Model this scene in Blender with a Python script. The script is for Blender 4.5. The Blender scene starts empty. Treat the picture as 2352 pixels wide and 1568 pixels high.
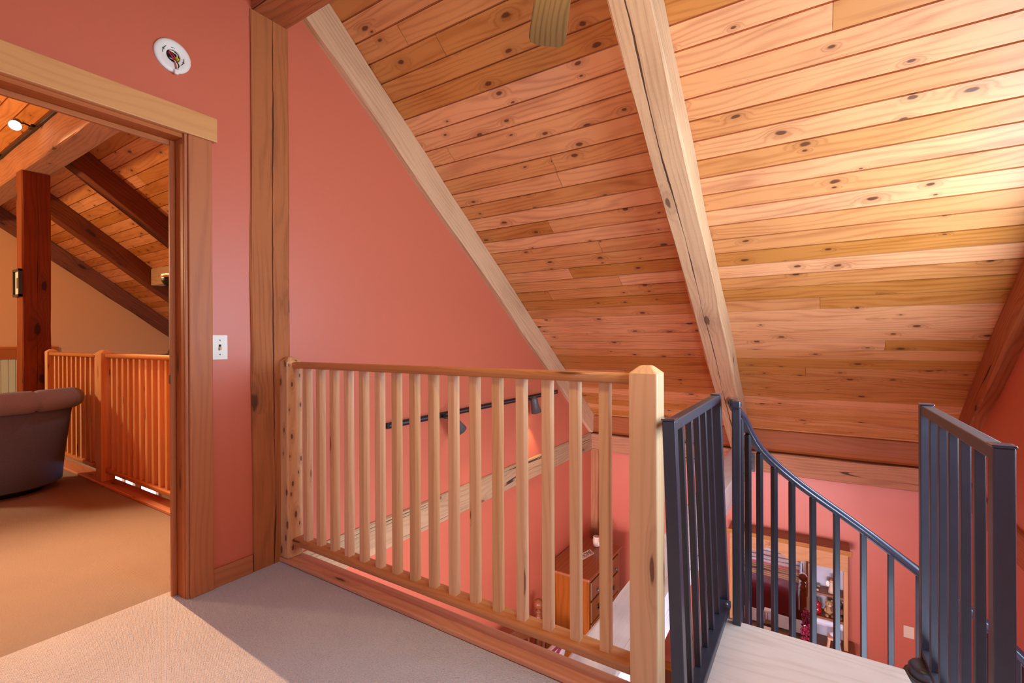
import bpy, bmesh, math, random
from mathutils import Vector, Matrix, Euler, noise

random.seed(7)
S = bpy.context.scene
COL = S.collection
PI = math.pi
R = math.radians

# ------------------------------------------------------------------ camera
CAMZ = 1.13
def camera():
    yaw, pit, roll = 0.570997, -0.00153254, -0.0044291
    cy, sy = math.cos(yaw), math.sin(yaw)
    fw = Vector((-sy, cy, 0)); rt = Vector((cy, sy, 0)); up = Vector((0, 0, 1))
    fw2 = fw*math.cos(pit) + up*math.sin(pit); up2 = up*math.cos(pit) - fw*math.sin(pit)
    r2 = rt*math.cos(roll) + up2*math.sin(roll); u2 = up2*math.cos(roll) - rt*math.sin(roll)
    cd = bpy.data.cameras.new('camera'); cd.sensor_fit = 'HORIZONTAL'; cd.sensor_width = 36
    cd.lens = 1087.27/2352*36; cd.clip_start = 0.05; cd.clip_end = 60
    o = bpy.data.objects.new('camera', cd); COL.objects.link(o)
    m = Matrix(((r2.x, u2.x, -fw2.x, 0), (r2.y, u2.y, -fw2.y, 0), (r2.z, u2.z, -fw2.z, CAMZ), (0, 0, 0, 1)))
    o.matrix_world = m
    S.camera = o
camera()

# ------------------------------------------------------------------ world, lights, exposure
S.view_settings.view_transform = 'Standard'
S.view_settings.look = 'None'
S.view_settings.gamma = 1.0
S.view_settings.use_curve_mapping = False
S.view_settings.exposure = 0.45
S.cycles.use_denoising = True
S.cycles.max_bounces = 10
S.cycles.diffuse_bounces = 6
S.cycles.sample_clamp_indirect = 6

W = bpy.data.worlds.new('sky'); S.world = W; W.use_nodes = True
bg = W.node_tree.nodes['Background']; bg.inputs[0].default_value = (0.80, 0.89, 1.0, 1); bg.inputs[1].default_value = 3.0

def area(name, loc, direction, sx, sy, power, color, spread=PI):
    l = bpy.data.lights.new(name, 'AREA'); l.shape = 'RECTANGLE'; l.size = sx; l.size_y = sy
    l.energy = power; l.color = color; l.spread = spread
    o = bpy.data.objects.new(name, l); COL.objects.link(o); o.location = loc
    o.rotation_euler = Vector(direction).to_track_quat('-Z', 'Y').to_euler()
    return o
def point(name, loc, power, color, radius=0.06):
    l = bpy.data.lights.new(name, 'POINT'); l.energy = power; l.color = color; l.shadow_soft_size = radius
    o = bpy.data.objects.new(name, l); COL.objects.link(o); o.location = loc; return o
def spot(name, loc, target, power, color, angle=70, blend=0.4, radius=0.03):
    l = bpy.data.lights.new(name, 'SPOT'); l.energy = power; l.color = color; l.spot_size = R(angle); l.spot_blend = blend
    l.shadow_soft_size = radius
    o = bpy.data.objects.new(name, l); COL.objects.link(o); o.location = loc
    o.rotation_euler = (Vector(target) - Vector(loc)).to_track_quat('-Z', 'Y').to_euler(); return o

COOL = (0.48, 0.70, 1.0); DAY = (0.66, 0.84, 1.0); WARM = (1.0, 0.66, 0.36); WARM2 = (1.0, 0.78, 0.56)
# daylight through the loft windows and the bedroom's side window; last, a fill
area('daylight_loft_side', (0.995, 2.25, 1.30), (-1, 0.0, 0.0), 2.1, 1.15, 77, (0.54, 0.79, 1.0))
area('daylight_loft_gable', (-0.64, -4.67, 1.8), (0, 1, 0.05), 3.0, 2.0, 66, (0.52, 0.72, 1.0))
area('daylight_bedroom_side', (0.995, 1.3, -1.35), (-1, 0.0, 0), 1.5, 1.5, 135, (0.56, 0.76, 1.0))
area('bedroom_back_fill', (-0.8, -4.67, -1.3), (0, 1, 0.06), 2.4, 1.5, 600, (0.88, 0.80, 0.98))  # added fill from under the loft, no known window there
# lamps and an added sitting room fill
point('fan_lamp', (-0.48, 1.0, 2.02), 27, (1.0, 0.80, 0.50), 0.09)
spot('sitting_room_track_lamp', (-5.8, 1.06, 2.95), (-1.1, 0.32, 0.0), 1050, (1.0, 0.52, 0.24), 62, 0.85, 0.02)
point('sitting_room_fill', (-6.8, -1.0, 2.2), 200, (1.0, 0.68, 0.34), 0.15)  # added warm fill point, no lamp fitting belongs to it
area('sitting_room_low_area', (-6.0, 4.9, -1.0), (0, -1, 0.1), 3.0, 1.4, 50, DAY)  # free-standing area light in the lower storey, solid wall behind it

# ------------------------------------------------------------------ node helpers
class NT:
    def __init__(s, name):
        s.m = bpy.data.materials.new(name); s.m.use_nodes = True
        s.t = s.m.node_tree; s.b = s.t.nodes['Principled BSDF']
    def n(s, typ, *ins, **props):
        nd = s.t.nodes.new(typ)
        for k, v in props.items(): setattr(nd, k, v)
        for i, v in enumerate(ins):
            if v is None: continue
            s.put(nd.inputs[i], v)
        return nd
    def put(s, sock, v):
        if isinstance(v, bpy.types.NodeSocket): s.t.links.new(v, sock)
        elif isinstance(v, bpy.types.Node): s.t.links.new(v.outputs[0], sock)
        else: sock.default_value = v
    def math(s, op, a, b=0.0, c=None, clamp=False):
        nd = s.n('ShaderNodeMath', a, b, operation=op)
        if c is not None: s.put(nd.inputs[2], c)
        nd.use_clamp = clamp
        return nd.outputs[0]
    def mix(s, f, a, b, blend='MIX'):
        nd = s.t.nodes.new('ShaderNodeMix'); nd.data_type = 'RGBA'; nd.blend_type = blend
        s.put(nd.inputs[0], f); s.put(nd.inputs[6], a); s.put(nd.inputs[7], b); return nd.outputs[2]
    def step(s, x, lo, hi):
        nd = s.n('ShaderNodeMapRange', x, lo, hi, 0.0, 1.0, interpolation_type='SMOOTHSTEP'); return nd.outputs[0]
    def set(s, **kw):
        for k, v in kw.items(): s.put(s.b.inputs[k.replace('_', ' ')], v)
    def bump(s, h, strength=0.3, dist=0.01):
        nd = s.n('ShaderNodeBump'); nd.inputs['Strength'].default_value = strength; nd.inputs['Distance'].default_value = dist
        s.put(nd.inputs['Height'], h); s.t.links.new(nd.outputs[0], s.b.inputs['Normal'])

def srgb(r, g, b, a=1):
    f = lambda c: (c/255/12.92) if c/255 <= 0.04045 else ((c/255+0.055)/1.055)**2.4
    return (f(r), f(g), f(b), a)

def wood(name, light, dark, knot=(60, 30, 18), kp=0.5, cell=(0.30, 0.125), ks=1.0, freq=42, amp=1.6, ring=0.55, fine=0.35,
         var=0.25, blot=0.25, rough=0.45, crack=0.0, bump=0.25, saw=0.0, check=None, spec=0.3):
    t = NT(name); n = t.n; m = t.math
    uv = n('ShaderNodeUVMap', uv_map='uv'); sp = n('ShaderNodeSeparateXYZ', uv)
    at = n('ShaderNodeAttribute', attribute_name='rnd'); rnd = at.outputs['Fac']
    off = m('MULTIPLY', rnd, 91.7)
    U = m('ADD', sp.outputs[0], off); V = m('ADD', sp.outputs[1], m('MULTIPLY', rnd, 13.3))
    def vec(a, b):
        return n('ShaderNodeCombineXYZ', m('MULTIPLY', U, a), m('MULTIPLY', V, b), off)
    def nz(a, b, detail=2.0, rgh=0.5):
        q = n('ShaderNodeTexNoise', vec(a, b)); q.inputs['Scale'].default_value = 1; q.inputs['Detail'].default_value = detail
        q.inputs['Roughness'].default_value = rgh; return q.outputs[0]
    A = nz(1.1, 6.0, 1.5)
    vo = n('ShaderNodeTexVoronoi', vec(1/cell[0], 1/cell[1]), voronoi_dimensions='2D', feature='F1')
    vo.inputs['Scale'].default_value = 1; vo.inputs['Randomness'].default_value = 0.9
    vc = n('ShaderNodeSeparateColor', vo.outputs['Color'])
    kd = m('DIVIDE', vo.outputs['Distance'], m('MULTIPLY_ADD', vc.outputs[1], 1.1, 0.45))
    gate = m('LESS_THAN', vc.outputs[0], kp)
    wob = m('MULTIPLY', m('SUBTRACT', nz(22, 50, 1), 0.5), 0.07)
    kd = m('ADD', kd, wob)
    core = m('MULTIPLY', gate, m('SUBTRACT', 1.0, t.step(kd, 0.065*ks, 0.115*ks)))
    halo = m('MULTIPLY', gate, m('SUBTRACT', 1.0, t.step(kd, 0.07*ks, 0.42*ks)))
    ph = m('ADD', m('MULTIPLY', V, freq), m('ADD', m('MULTIPLY', A, amp*4), m('MULTIPLY', halo, 1.8)))
    rg = m('MULTIPLY_ADD', m('SINE', m('MULTIPLY', ph, 6.2832)), 0.5, 0.5)
    rg = m('POWER', rg, 2.2)
    fn = nz(5, 210, 3, 0.6)
    bl = nz(2.2, 7, 3)
    f = m('ADD', m('MULTIPLY', rg, ring), m('MULTIPLY', m('SUBTRACT', fn, 0.5), fine*2))
    f = m('ADD', f, m('MULTIPLY', m('SUBTRACT', bl, 0.5), blot*3), clamp=True)
    c = t.mix(f, srgb(*light), srgb(*dark))
    wn = n('ShaderNodeTexWhiteNoise', None, m('MULTIPLY', rnd, 517.3), noise_dimensions='1D')
    c = n('ShaderNodeHueSaturation', 0.5, m('MULTIPLY_ADD', wn.outputs[0], -0.14, 1.06), m('MULTIPLY_ADD', wn.outputs[0], var*1.6, 1-var*0.8), 1.0, c).outputs[0]
    c = t.mix(m('MULTIPLY', halo, 0.28), c, srgb(*[int(a*0.55+b*0.45) for a, b in zip(dark, knot)]))
    c = t.mix(m('MULTIPLY', core, 0.85), c, srgb(*knot))
    h = m('ADD', m('MULTIPLY', fn, 0.5), m('ADD', m('MULTIPLY', rg, 0.25), m('MULTIPLY', core, -0.6)))
    if saw:
        sw = nz(70, 1.2, 2); h = m('ADD', h, m('MULTIPLY', sw, saw)); c = t.mix(m('MULTIPLY', m('SUBTRACT', sw, 0.4), saw*0.5, clamp=True), c, srgb(*dark))
    if crack:
        cn = nz(0.13, 9, 1.0, 0.5)
        ln = m('ABSOLUTE', m('SUBTRACT', cn, 0.5))
        mk = t.step(nz(1.1, 3.1, 1), 0.42, 0.62)
        w_ = m('MULTIPLY', mk, 0.009*crack)
        ck = m('SUBTRACT', 1.0, t.step(ln, m('MULTIPLY', w_, 0.35), w_))
        ck = m('MULTIPLY', ck, t.step(mk, 0.02, 0.2))
        c = t.mix(m('MULTIPLY', ck, 0.9), c, srgb(48, 24, 12)); h = m('SUBTRACT', h, m('MULTIPLY', ck, 2.0))
    if check is not None:
        me_ = m('ADD', m('SUBTRACT', sp.outputs[1], check), m('ADD', m('MULTIPLY', m('SUBTRACT', nz(0.8, 0.0, 2), 0.5), 0.05), m('MULTIPLY', m('SUBTRACT', nz(14, 0.0, 1), 0.5), 0.006)))
        wd = m('MULTIPLY_ADD', t.step(nz(1.6, 0.0, 1), 0.38, 0.62), 0.0055, 0.0012)
        ck = m('SUBTRACT', 1.0, t.step(m('ABSOLUTE', me_), m('MULTIPLY', wd, 0.5), wd))
        c = t.mix(m('MULTIPLY', ck, 0.92), c, srgb(58, 26, 10)); h = m('SUBTRACT', h, m('MULTIPLY', ck, 3.0))
    t.set(Base_Color=c, Roughness=m('MULTIPLY_ADD', fn, 0.2, rough-0.1))
    t.b.inputs['Specular IOR Level'].default_value = spec
    t.bump(h, bump, 0.003)
    return t.m

def plain(name, col, rough=0.5, metal=0.0, bump=0.0, bscale=60, var=0.0, spec=None, coat=0.0):
    t = NT(name); c = srgb(*col)
    tc = t.n('ShaderNodeTexCoord')
    if var or bump:
        q = t.n('ShaderNodeTexNoise', tc.outputs['Object']); q.inputs['Scale'].default_value = bscale; q.inputs['Detail'].default_value = 3
        if var: c = t.mix(q.outputs[0], tuple(x*(1-var) for x in c[:3])+(1,), tuple(min(1, x*(1+var)) for x in c[:3])+(1,))
        if bump: t.bump(q.outputs[0], bump, 0.002)
    t.set(Base_Color=c, Roughness=rough, Metallic=metal)
    if spec is not None: t.b.inputs['Specular IOR Level'].default_value = spec
    if coat: t.b.inputs['Coat Weight'].default_value = coat; t.b.inputs['Coat Roughness'].default_value = 0.15
    return t.m

def emit(name, col, strength):
    t = NT(name); t.set(Base_Color=srgb(*col), Emission_Color=srgb(*col), Emission_Strength=strength); return t.m

def carpet(name, ca, cb, scale=105, bump=0.9, rot=0.5, stretch=1.5):
    t = NT(name); n = t.n
    tc = n('ShaderNodeTexCoord'); mp = n('ShaderNodeMapping', tc.outputs['Object'])
    mp.inputs['Rotation'].default_value = (0, 0, rot); mp.inputs['Scale'].default_value = (1, stretch, 1)
    v = n('ShaderNodeTexVoronoi', mp, voronoi_dimensions='2D', feature='SMOOTH_F1'); v.inputs['Scale'].default_value = scale
    v.inputs['Randomness'].default_value = 0.4
    q = n('ShaderNodeTexNoise', tc.outputs['Object']); q.inputs['Scale'].default_value = 2.2; q.inputs['Detail'].default_value = 4
    d = v.outputs['Distance']
    f = t.math('ADD', t.math('MULTIPLY', d, 0.9), t.math('MULTIPLY', t.math('SUBTRACT', q.outputs[0], 0.5), 0.55), clamp=True)
    t.set(Base_Color=t.mix(f, srgb(*ca), srgb(*cb)), Roughness=0.95)
    t.b.inputs['Specular IOR Level'].default_value = 0.1
    t.bump(t.math('SUBTRACT', 1.0, d), bump, 0.006)
    return t.m

def stripes(name, bands, period, axis=1):
    """woven stripes: bands = [(end fraction, colour)], repeated every `period` metres of uv"""
    t = NT(name); n = t.n
    uv = n('ShaderNodeUVMap', uv_map='uv'); sp = n('ShaderNodeSeparateXYZ', uv)
    x = t.math('FRACT', t.math('DIVIDE', sp.outputs[axis], period))
    cr = n('ShaderNodeValToRGB', x); cr.color_ramp.interpolation = 'CONSTANT'
    el = cr.color_ramp.elements
    while len(el) > 1: el.remove(el[-1])
    el[0].position = 0; el[0].color = srgb(*bands[0][1])
    for i in range(1, len(bands)):
        e = el.new(bands[i-1][0]); e.color = srgb(*bands[i][1])
    w = n('ShaderNodeTexNoise', n('ShaderNodeCombineXYZ', t.math('MULTIPLY', sp.outputs[0], 160), t.math('MULTIPLY', sp.outputs[1], 160), 0.0))
    w.inputs['Scale'].default_value = 1
    t.set(Base_Color=t.mix(t.math('MULTIPLY', w.outputs[0], 0.25), cr.outputs[0], (0.25, 0.2, 0.18, 1)), Roughness=0.9)
    t.bump(w.outputs[0], 0.4, 0.004)
    return t.m

# ------------------------------------------------------------------ materials
M = {}
M['ceiling'] = wood('ceiling_boards', (216, 142, 82), (156, 76, 27), (80, 38, 22), kp=0.30, cell=(0.24, 0.1235), ks=0.8, freq=22, amp=1.5, ring=0.34, fine=0.3, var=0.26, blot=0.42, rough=0.38, bump=0.15, spec=0.4)
M['timber'] = wood('sawn_timber', (172, 108, 66), (122, 70, 36), (84, 50, 30), kp=0.16, cell=(0.5, 0.2), ks=0.7, freq=30, amp=1.4, ring=0.35, fine=0.5, var=0.1, blot=0.35, rough=0.7, crack=1.0, bump=0.5, saw=0.25)
M['post'] = wood('post_timber', (172, 102, 58), (122, 66, 32), (72, 40, 24), kp=0.22, cell=(0.42, 0.2), ks=0.7, freq=26, amp=1.4, ring=0.3, fine=0.5, var=0.0, blot=0.4, rough=0.7, crack=0.0, bump=0.5, saw=0.25, check=0.672)
M['post2'] = wood('dark_post_timber', (132, 66, 30), (92, 42, 16), (46, 22, 12), kp=0.3, cell=(0.42, 0.2), ks=0.9, freq=26, amp=1.4, ring=0.35, fine=0.5, var=0.0, blot=0.4, rough=0.7, crack=0.0, bump=0.5, saw=0.25, check=0.668)
M['rafter'] = wood('rafter_timber', (206, 158, 112), (158, 108, 70), (96, 62, 42), kp=0.2, cell=(0.55, 0.2), ks=0.8, freq=34, amp=1.5, ring=0.3, fine=0.5, var=0.1, blot=0.4, rough=0.7, crack=0.0, bump=0.5, saw=0.25, check=0.062)
M['dark_timber'] = wood('dark_timber', (122, 62, 32), (80, 36, 16), (58, 28, 16), kp=0.25, cell=(0.5, 0.2), ks=0.9, freq=30, amp=1.4, ring=0.4, fine=0.5, var=0.15, blot=0.4, rough=0.7, crack=0.9, bump=0.5, saw=0.2)
M['redbeam'] = wood('red_brown_beam', (172, 96, 50), (122, 58, 26), (70, 34, 20), kp=0.15, cell=(0.5, 0.2), freq=30, ring=0.4, fine=0.5, var=0.1, blot=0.35, rough=0.65, crack=0.9, bump=0.5, saw=0.2)
M['greybeam'] = wood('weathered_beam', (186, 146, 108), (142, 102, 70), (104, 76, 52), kp=0.15, cell=(0.5, 0.2), freq=30, ring=0.35, fine=0.5, var=0.1, blot=0.35, rough=0.72, crack=1.0, bump=0.5, saw=0.25)
M['tiebeam'] = wood('glare_paled_beam', (222, 206, 200), (192, 170, 162), (140, 110, 96), kp=0.06, cell=(0.5, 0.2), freq=20, ring=0.25, fine=0.4, var=0.0, blot=0.25, rough=0.4, crack=0.3, bump=0.3)  # bare wood; window glare on its top is put into the pale colour
M['pine'] = wood('clear_pine', (222, 174, 128), (194, 140, 94), (104, 58, 42), kp=0.12, cell=(0.42, 0.06), ks=0.85, freq=38, amp=1.1, ring=0.32, fine=0.25, var=0.10, blot=0.12, rough=0.42, bump=0.1)
M['knotty'] = wood('knotty_newel', (218, 164, 112), (190, 126, 78), (92, 48, 34), kp=0.85, cell=(0.12, 0.05), ks=1.2, freq=30, amp=1.1, ring=0.3, fine=0.25, var=0.05, blot=0.12, rough=0.42, bump=0.1)
M['rail'] = wood('rail_wood', (196, 132, 82), (160, 94, 52), (84, 44, 32), kp=0.28, cell=(0.5, 0.07), ks=0.9, freq=36, amp=1.2, ring=0.35, fine=0.25, var=0.06, blot=0.15, rough=0.38, bump=0.1)
M['toe'] = wood('toe_board_wood', (212, 150, 118), (182, 116, 86), (60, 26, 26), kp=0.22, cell=(0.5, 0.1), ks=0.7, freq=28, amp=1.5, ring=0.35, fine=0.25, var=0.06, blot=0.15, rough=0.4, bump=0.1)
M['trim'] = wood('fir_trim', (176, 98, 44), (142, 70, 26), (96, 50, 26), kp=0.08, cell=(0.5, 0.09), ks=0.8, freq=26, amp=1.4, ring=0.32, fine=0.25, var=0.08, blot=0.12, rough=0.5, bump=0.08)
M['trim2'] = wood('pale_fir_trim', (208, 146, 80), (180, 112, 52), (96, 50, 26), kp=0.06, cell=(0.5, 0.09), ks=0.8, freq=22, amp=1.4, ring=0.25, fine=0.25, var=0.05, blot=0.12, rough=0.38, bump=0.08)
M['frieze'] = wood('frieze_board', (156, 86, 48), (124, 62, 30), (70, 36, 24), kp=0.2, cell=(0.6, 0.12), ks=0.8, freq=24, amp=1.5, ring=0.35, fine=0.25, var=0.1, blot=0.2, rough=0.6, bump=0.1)
M['oak'] = wood('honey_oak', (196, 134, 76), (158, 96, 48), (110, 64, 34), kp=0.0, freq=24, amp=2.2, ring=0.3, fine=0.5, var=0.08, blot=0.15, rough=0.4, bump=0.15)
M['shelf'] = wood('shelf_oak', (150, 94, 58), (110, 62, 36), (80, 44, 26), kp=0.0, freq=60, amp=1.2, ring=0.4, fine=0.5, var=0.05, blot=0.1, rough=0.4, bump=0.1)
M['cherry'] = wood('cherry_chest', (152, 82, 38), (112, 52, 20), (90, 40, 20), kp=0.0, freq=26, amp=1.2, ring=0.4, fine=0.4, var=0.05, blot=0.15, rough=0.32, bump=0.08)
M['drawer'] = wood('drawer_front', (150, 90, 50), (112, 60, 30), (90, 48, 26), kp=0.0, freq=60, amp=1.2, ring=0.4, fine=0.4, var=0.05, blot=0.15, rough=0.35, bump=0.08)
M['bedwood'] = wood('bed_wood', (136, 78, 48), (98, 52, 30), (90, 50, 30), kp=0.0, freq=60, amp=1.0, ring=0.3, fine=0.3, var=0.05, blot=0.15, rough=0.28, bump=0.05)
M['landing'] = wood('landing_board', (206, 178, 164), (178, 144, 126), (140, 96, 66), kp=0.0, cell=(0.6, 0.3), freq=16, amp=2.0, ring=0.3, fine=0.4, var=0.03, blot=0.22, rough=0.4, bump=0.1)
M['panel'] = wood('pine_panel', (212, 122, 66), (176, 84, 38), (80, 34, 20), kp=0.4, cell=(0.3, 0.1), ks=0.9, freq=34, amp=1.2, ring=0.3, fine=0.25, var=0.2, blot=0.15, rough=0.4, bump=0.1)
M['blade'] = wood('fan_blade_wood', (112, 84, 50), (70, 48, 28), (70, 48, 34), kp=0.0, freq=45, amp=2.2, ring=0.6, fine=0.5, var=0.03, blot=0.25, rough=0.55, bump=0.1)
M['wall'] = plain('terracotta_paint', (199, 103, 75), 0.42, bump=0.03, bscale=180)
M['wall2'] = plain('peach_paint', (220, 164, 112), 0.5, bump=0.03, bscale=180)
M['plaster'] = plain('offwhite_paint', (205, 196, 182), 0.7)
M['carpet'] = carpet('berber_carpet', (216, 218, 230), (160, 158, 168), 150, 1.0, 0.55, 1.6)
M['carpet2'] = carpet('plush_carpet', (160, 148, 142), (134, 122, 114), 220, 0.5, 0.2, 1.0)
M['carpet3'] = carpet('bedroom_carpet', (150, 98, 66), (108, 64, 42), 70, 1.0, 0.4, 1.3)
M['iron'] = plain('black_iron', (45, 45, 56), 0.36, bump=0.08, bscale=25, var=0.25, spec=0.7)
M['iron_dark'] = plain('black_baluster_iron', (22, 22, 30), 0.42, spec=0.45)
M['gloss'] = plain('gloss_black_rail', (40, 45, 62), 0.24, spec=0.8, coat=0.5)
M['black'] = plain('black_metal', (22, 21, 22), 0.45)
M['shade'] = plain('grey_lamp_shell', (92, 84, 80), 0.4)
M['white'] = plain('white_plastic', (232, 230, 220), 0.45)
M['ivory'] = plain('ivory_plastic', (226, 206, 176), 0.45)
M['dark'] = plain('dark_slot', (20, 18, 16), 0.8)
M['red'] = plain('red_wire', (190, 40, 50), 0.5)
M['yellow'] = plain('yellow_wire_nut', (214, 186, 40), 0.5)
M['cream'] = plain('cream_wax', (216, 186, 156), 0.5)
M['brass'] = plain('dark_brass', (96, 78, 52), 0.3, metal=0.9)
M['steel'] = plain('dull_steel', (120, 118, 124), 0.4, metal=0.8)
M['sofa'] = plain('plum_grey_upholstery', (92, 108, 150), 0.9, bump=0.5, bscale=220, var=0.3)
M['sofa_pad'] = plain('grey_brown_upholstery', (134, 138, 166), 0.9, bump=0.4, bscale=260, var=0.25)
M['mirror'] = plain('mirror_glass', (235, 235, 235), 0.02, metal=1.0)
M['bead'] = plain('pale_green_beadboard', (196, 196, 158), 0.6)
M['bulb'] = emit('lit_bulb', (255, 236, 205), 9)
M['bulb2'] = emit('track_bulb', (255, 240, 220), 12)
M['glassy'] = plain('frosted_bowl', (222, 206, 160), 0.3)
M['cushion'] = plain('patterned_cushion', (206, 180, 150), 0.9, var=0.6, bscale=60)
M['redjar'] = plain('red_glazed_jar', (160, 22, 26), 0.15, coat=0.6)
M['teddy'] = plain('tan_plush', (176, 136, 92), 0.95, bump=1.0, bscale=120, var=0.25)
M['teddy2'] = plain('brown_plush', (120, 84, 58), 0.95, bump=1.0, bscale=120, var=0.25)
M['cloth'] = plain('white_lace_cloth', (222, 224, 232), 0.9, bump=0.5, bscale=140)
M['berry'] = plain('crimson_garland', (150, 24, 60), 0.6, var=0.4, bscale=60)
M['backing'] = plain('cabinet_back_panel', (196, 192, 200), 0.6)
Q = []
for k_ in range(7):
    Q += [(0.06+0.075*k_, (216, 194, 190)), (0.078+0.075*k_, (96, 34, 78))]
Q += [(0.575, (214, 190, 186)), (0.615, (190, 66, 96)), (0.63, (204, 138, 70)), (0.64, (110, 30, 40)), (0.655, (208, 146, 76)), (0.665, (96, 24, 38)), (0.685, (206, 150, 90)), (0.72, (98, 18, 34)), (0.735, (208, 150, 84)), (0.745, (120, 34, 34)), (0.765, (214, 160, 96)), (0.775, (90, 24, 36)), (0.795, (206, 150, 90)), (1.0, (116, 20, 52))]
Q = [(p_*0.884 if p_ < 1 else 1.0, c_) for p_, c_ in Q]
M['quilt'] = stripes('striped_quilt', Q, 2.15)
M['pillow'] = stripes('striped_pillowcase', [(0.3, (226, 206, 206)), (0.45, (150, 40, 70)), (0.65, (230, 214, 210)), (0.75, (190, 110, 90)), (1.0, (224, 204, 206))], 0.08, 0)
M['glass'] = None
g = NT('window_glass'); g.set(Base_Color=(1, 1, 1, 1), Roughness=0.0, Transmission_Weight=1.0); g.b.inputs['IOR'].default_value = 1.01; M['glass'] = g.m

# ------------------------------------------------------------------ geometry helpers
class MB:
    def __init__(s): s.v = []; s.f = []; s.uv = []; s.r = []; s.sm = []
    def quadpts(s, pts, uvs, rnd, smooth=False):
        i = len(s.v); s.v += [tuple(p) for p in pts]; s.f.append(tuple(range(i, i+len(pts)))); s.uv.append(list(uvs)); s.r.append(rnd); s.sm.append(smooth)
    def box(s, lo, hi, grain='x', rnd=None, mat=None, uoff=0.0):
        rnd = random.random() if rnd is None else rnd
        g = 'xyz'.index(grain); o = [i for i in range(3) if i != g]
        c = [(x, y, z) for x in (lo[0], hi[0]) for y in (lo[1], hi[1]) for z in (lo[2], hi[2])]
        base = len(s.v)
        s.v += [tuple(mat @ Vector(p)) if mat is not None else p for p in c]
        F = [(0, 1, 3, 2), (4, 6, 7, 5), (0, 4, 5, 1), (2, 3, 7, 6), (0, 2, 6, 4), (1, 5, 7, 3)]
        for k, fc in enumerate(F):
            ax = k//2
            s.f.append(tuple(base+i for i in fc)); s.r.append(rnd); s.sm.append(False)
            if ax == g: s.uv.append([(c[i][o[0]]*0.3+uoff, c[i][o[1]]) for i in fc])
            else:
                w = [i for i in o if i != ax][0]
                s.uv.append([(c[i][g]+uoff, c[i][w]+0.37*k) for i in fc])
        return s
    def prism(s, poly, axis, a, b, grain='x', rnd=None):
        """poly: 2D points in the plane normal to axis (in xyz order), extruded a..b"""
        rnd = random.random() if rnd is None else rnd
        ax = 'xyz'.index(axis); o = [i for i in range(3) if i != ax]; g = 'xyz'.index(grain)
        def P(p, t):
            q = [0, 0, 0]; q[ax] = t; q[o[0]] = p[0]; q[o[1]] = p[1]; return tuple(q)
        def UV(q, skip):
            r = [i for i in range(3) if i != g and i != skip]
            if skip == g: return (q[o[0]]*0.3, q[o[1]])
            return (q[g], q[r[0]])
        n = len(poly)
        area2 = sum(poly[i][0]*poly[(i+1) % n][1]-poly[(i+1) % n][0]*poly[i][1] for i in range(n))
        flip = (area2 < 0) ^ (ax == 1)
        lo = [P(p, a) for p in poly]; hi = [P(p, b) for p in poly]
        A = lo[::-1] if not flip else lo; B = hi if not flip else hi[::-1]
        s.quadpts(A, [UV(q, ax) for q in A], rnd); s.quadpts(B, [UV(q, ax) for q in B], rnd)
        per = 0
        for i in range(n):
            j = (i+1) % n
            q = [lo[i], lo[j], hi[j], hi[i]]
            d = math.dist(poly[i], poly[j])
            if ax == g: uv = [(q[0][g], per), (q[1][g], per+d), (q[2][g], per+d), (q[3][g], per)]
            else: uv = [(p[g], p[ax]) for p in q] if abs(poly[i][o.index(g)]-poly[j][o.index(g)]) > 1e-6 else [(p[[k for k in o if k != g][0]]*0.3, p[ax]) for p in q]
            per += d
            if flip: q = q[::-1]; uv = uv[::-1]
            s.quadpts(q, uv, rnd)
        return s
    def lathe(s, prof, n=24, c=(0, 0, 0), rnd=0.3, mat=None, a0=0, a1=2*PI):
        full = abs(a1-a0-2*PI) < 1e-6
        base = len(s.v); k = n if full else n+1
        for i in range(k):
            a = a0+(a1-a0)*i/n
            for r, z in prof:
                p = Vector((c[0]+r*math.cos(a), c[1]+r*math.sin(a), c[2]+z)); s.v.append(tuple(mat @ p if mat is not None else p))
        m = len(prof)
        for i in range(n):
            j = (i+1) % k
            for q in range(m-1):
                s.f.append((base+i*m+q, base+j*m+q, base+j*m+q+1, base+i*m+q+1)); s.r.append(rnd); s.sm.append(True)
                s.uv.append([(prof[q][1], i*0.02), (prof[q][1], (i+1)*0.02), (prof[q+1][1], (i+1)*0.02), (prof[q+1][1], i*0.02)])
        return s
    def sweep(s, path, sect, ups=None, rnd=0.3, smooth=True, cap=True, closed=False, scale=None):
        """sect: 2D closed section (side, up); path: points"""
        base = len(s.v); m = len(sect); n = len(path); L = 0
        path = [Vector(p) for p in path]; Ls = []
        for i, p in enumerate(path):
            a = path[max(i-1, 0)] if not closed else path[i-1]; b = path[min(i+1, n-1)] if not closed else path[(i+1) % n]
            t = (b-a).normalized(); up = Vector(ups[i]) if ups else Vector((0, 0, 1))
            if abs(t.dot(up)) > 0.98: up = Vector((0, 1, 0))
            sd = t.cross(up).normalized(); up = sd.cross(t).normalized()
            k = scale[i] if scale else 1.0
            for x, y in sect: s.v.append(tuple(p+sd*x*k+up*y*k))
            if i: L += (p-path[i-1]).length
            Ls.append(L)
        per = [0]
        for i in range(m): per.append(per[-1]+math.dist(sect[i], sect[(i+1) % m]))
        for i in range(n if closed else n-1):
            j = (i+1) % n
            for q in range(m):
                w = (q+1) % m
                s.f.append((base+i*m+q, base+j*m+q, base+j*m+w, base+i*m+w)); s.r.append(rnd); s.sm.append(smooth)
                lj = Ls[j] if j else L
                s.uv.append([(Ls[i], per[q]), (lj, per[q]), (lj, per[q+1]), (Ls[i], per[q+1])])
        if cap and not closed:
            for i, rev in ((0, False), (n-1, True)):
                idx = [base+i*m+q for q in range(m)]
                if rev: idx = idx[::-1]
                s.f.append(tuple(idx)); s.r.append(rnd); s.sm.append(False); s.uv.append([(0, 0)]*m)
        return s
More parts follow.
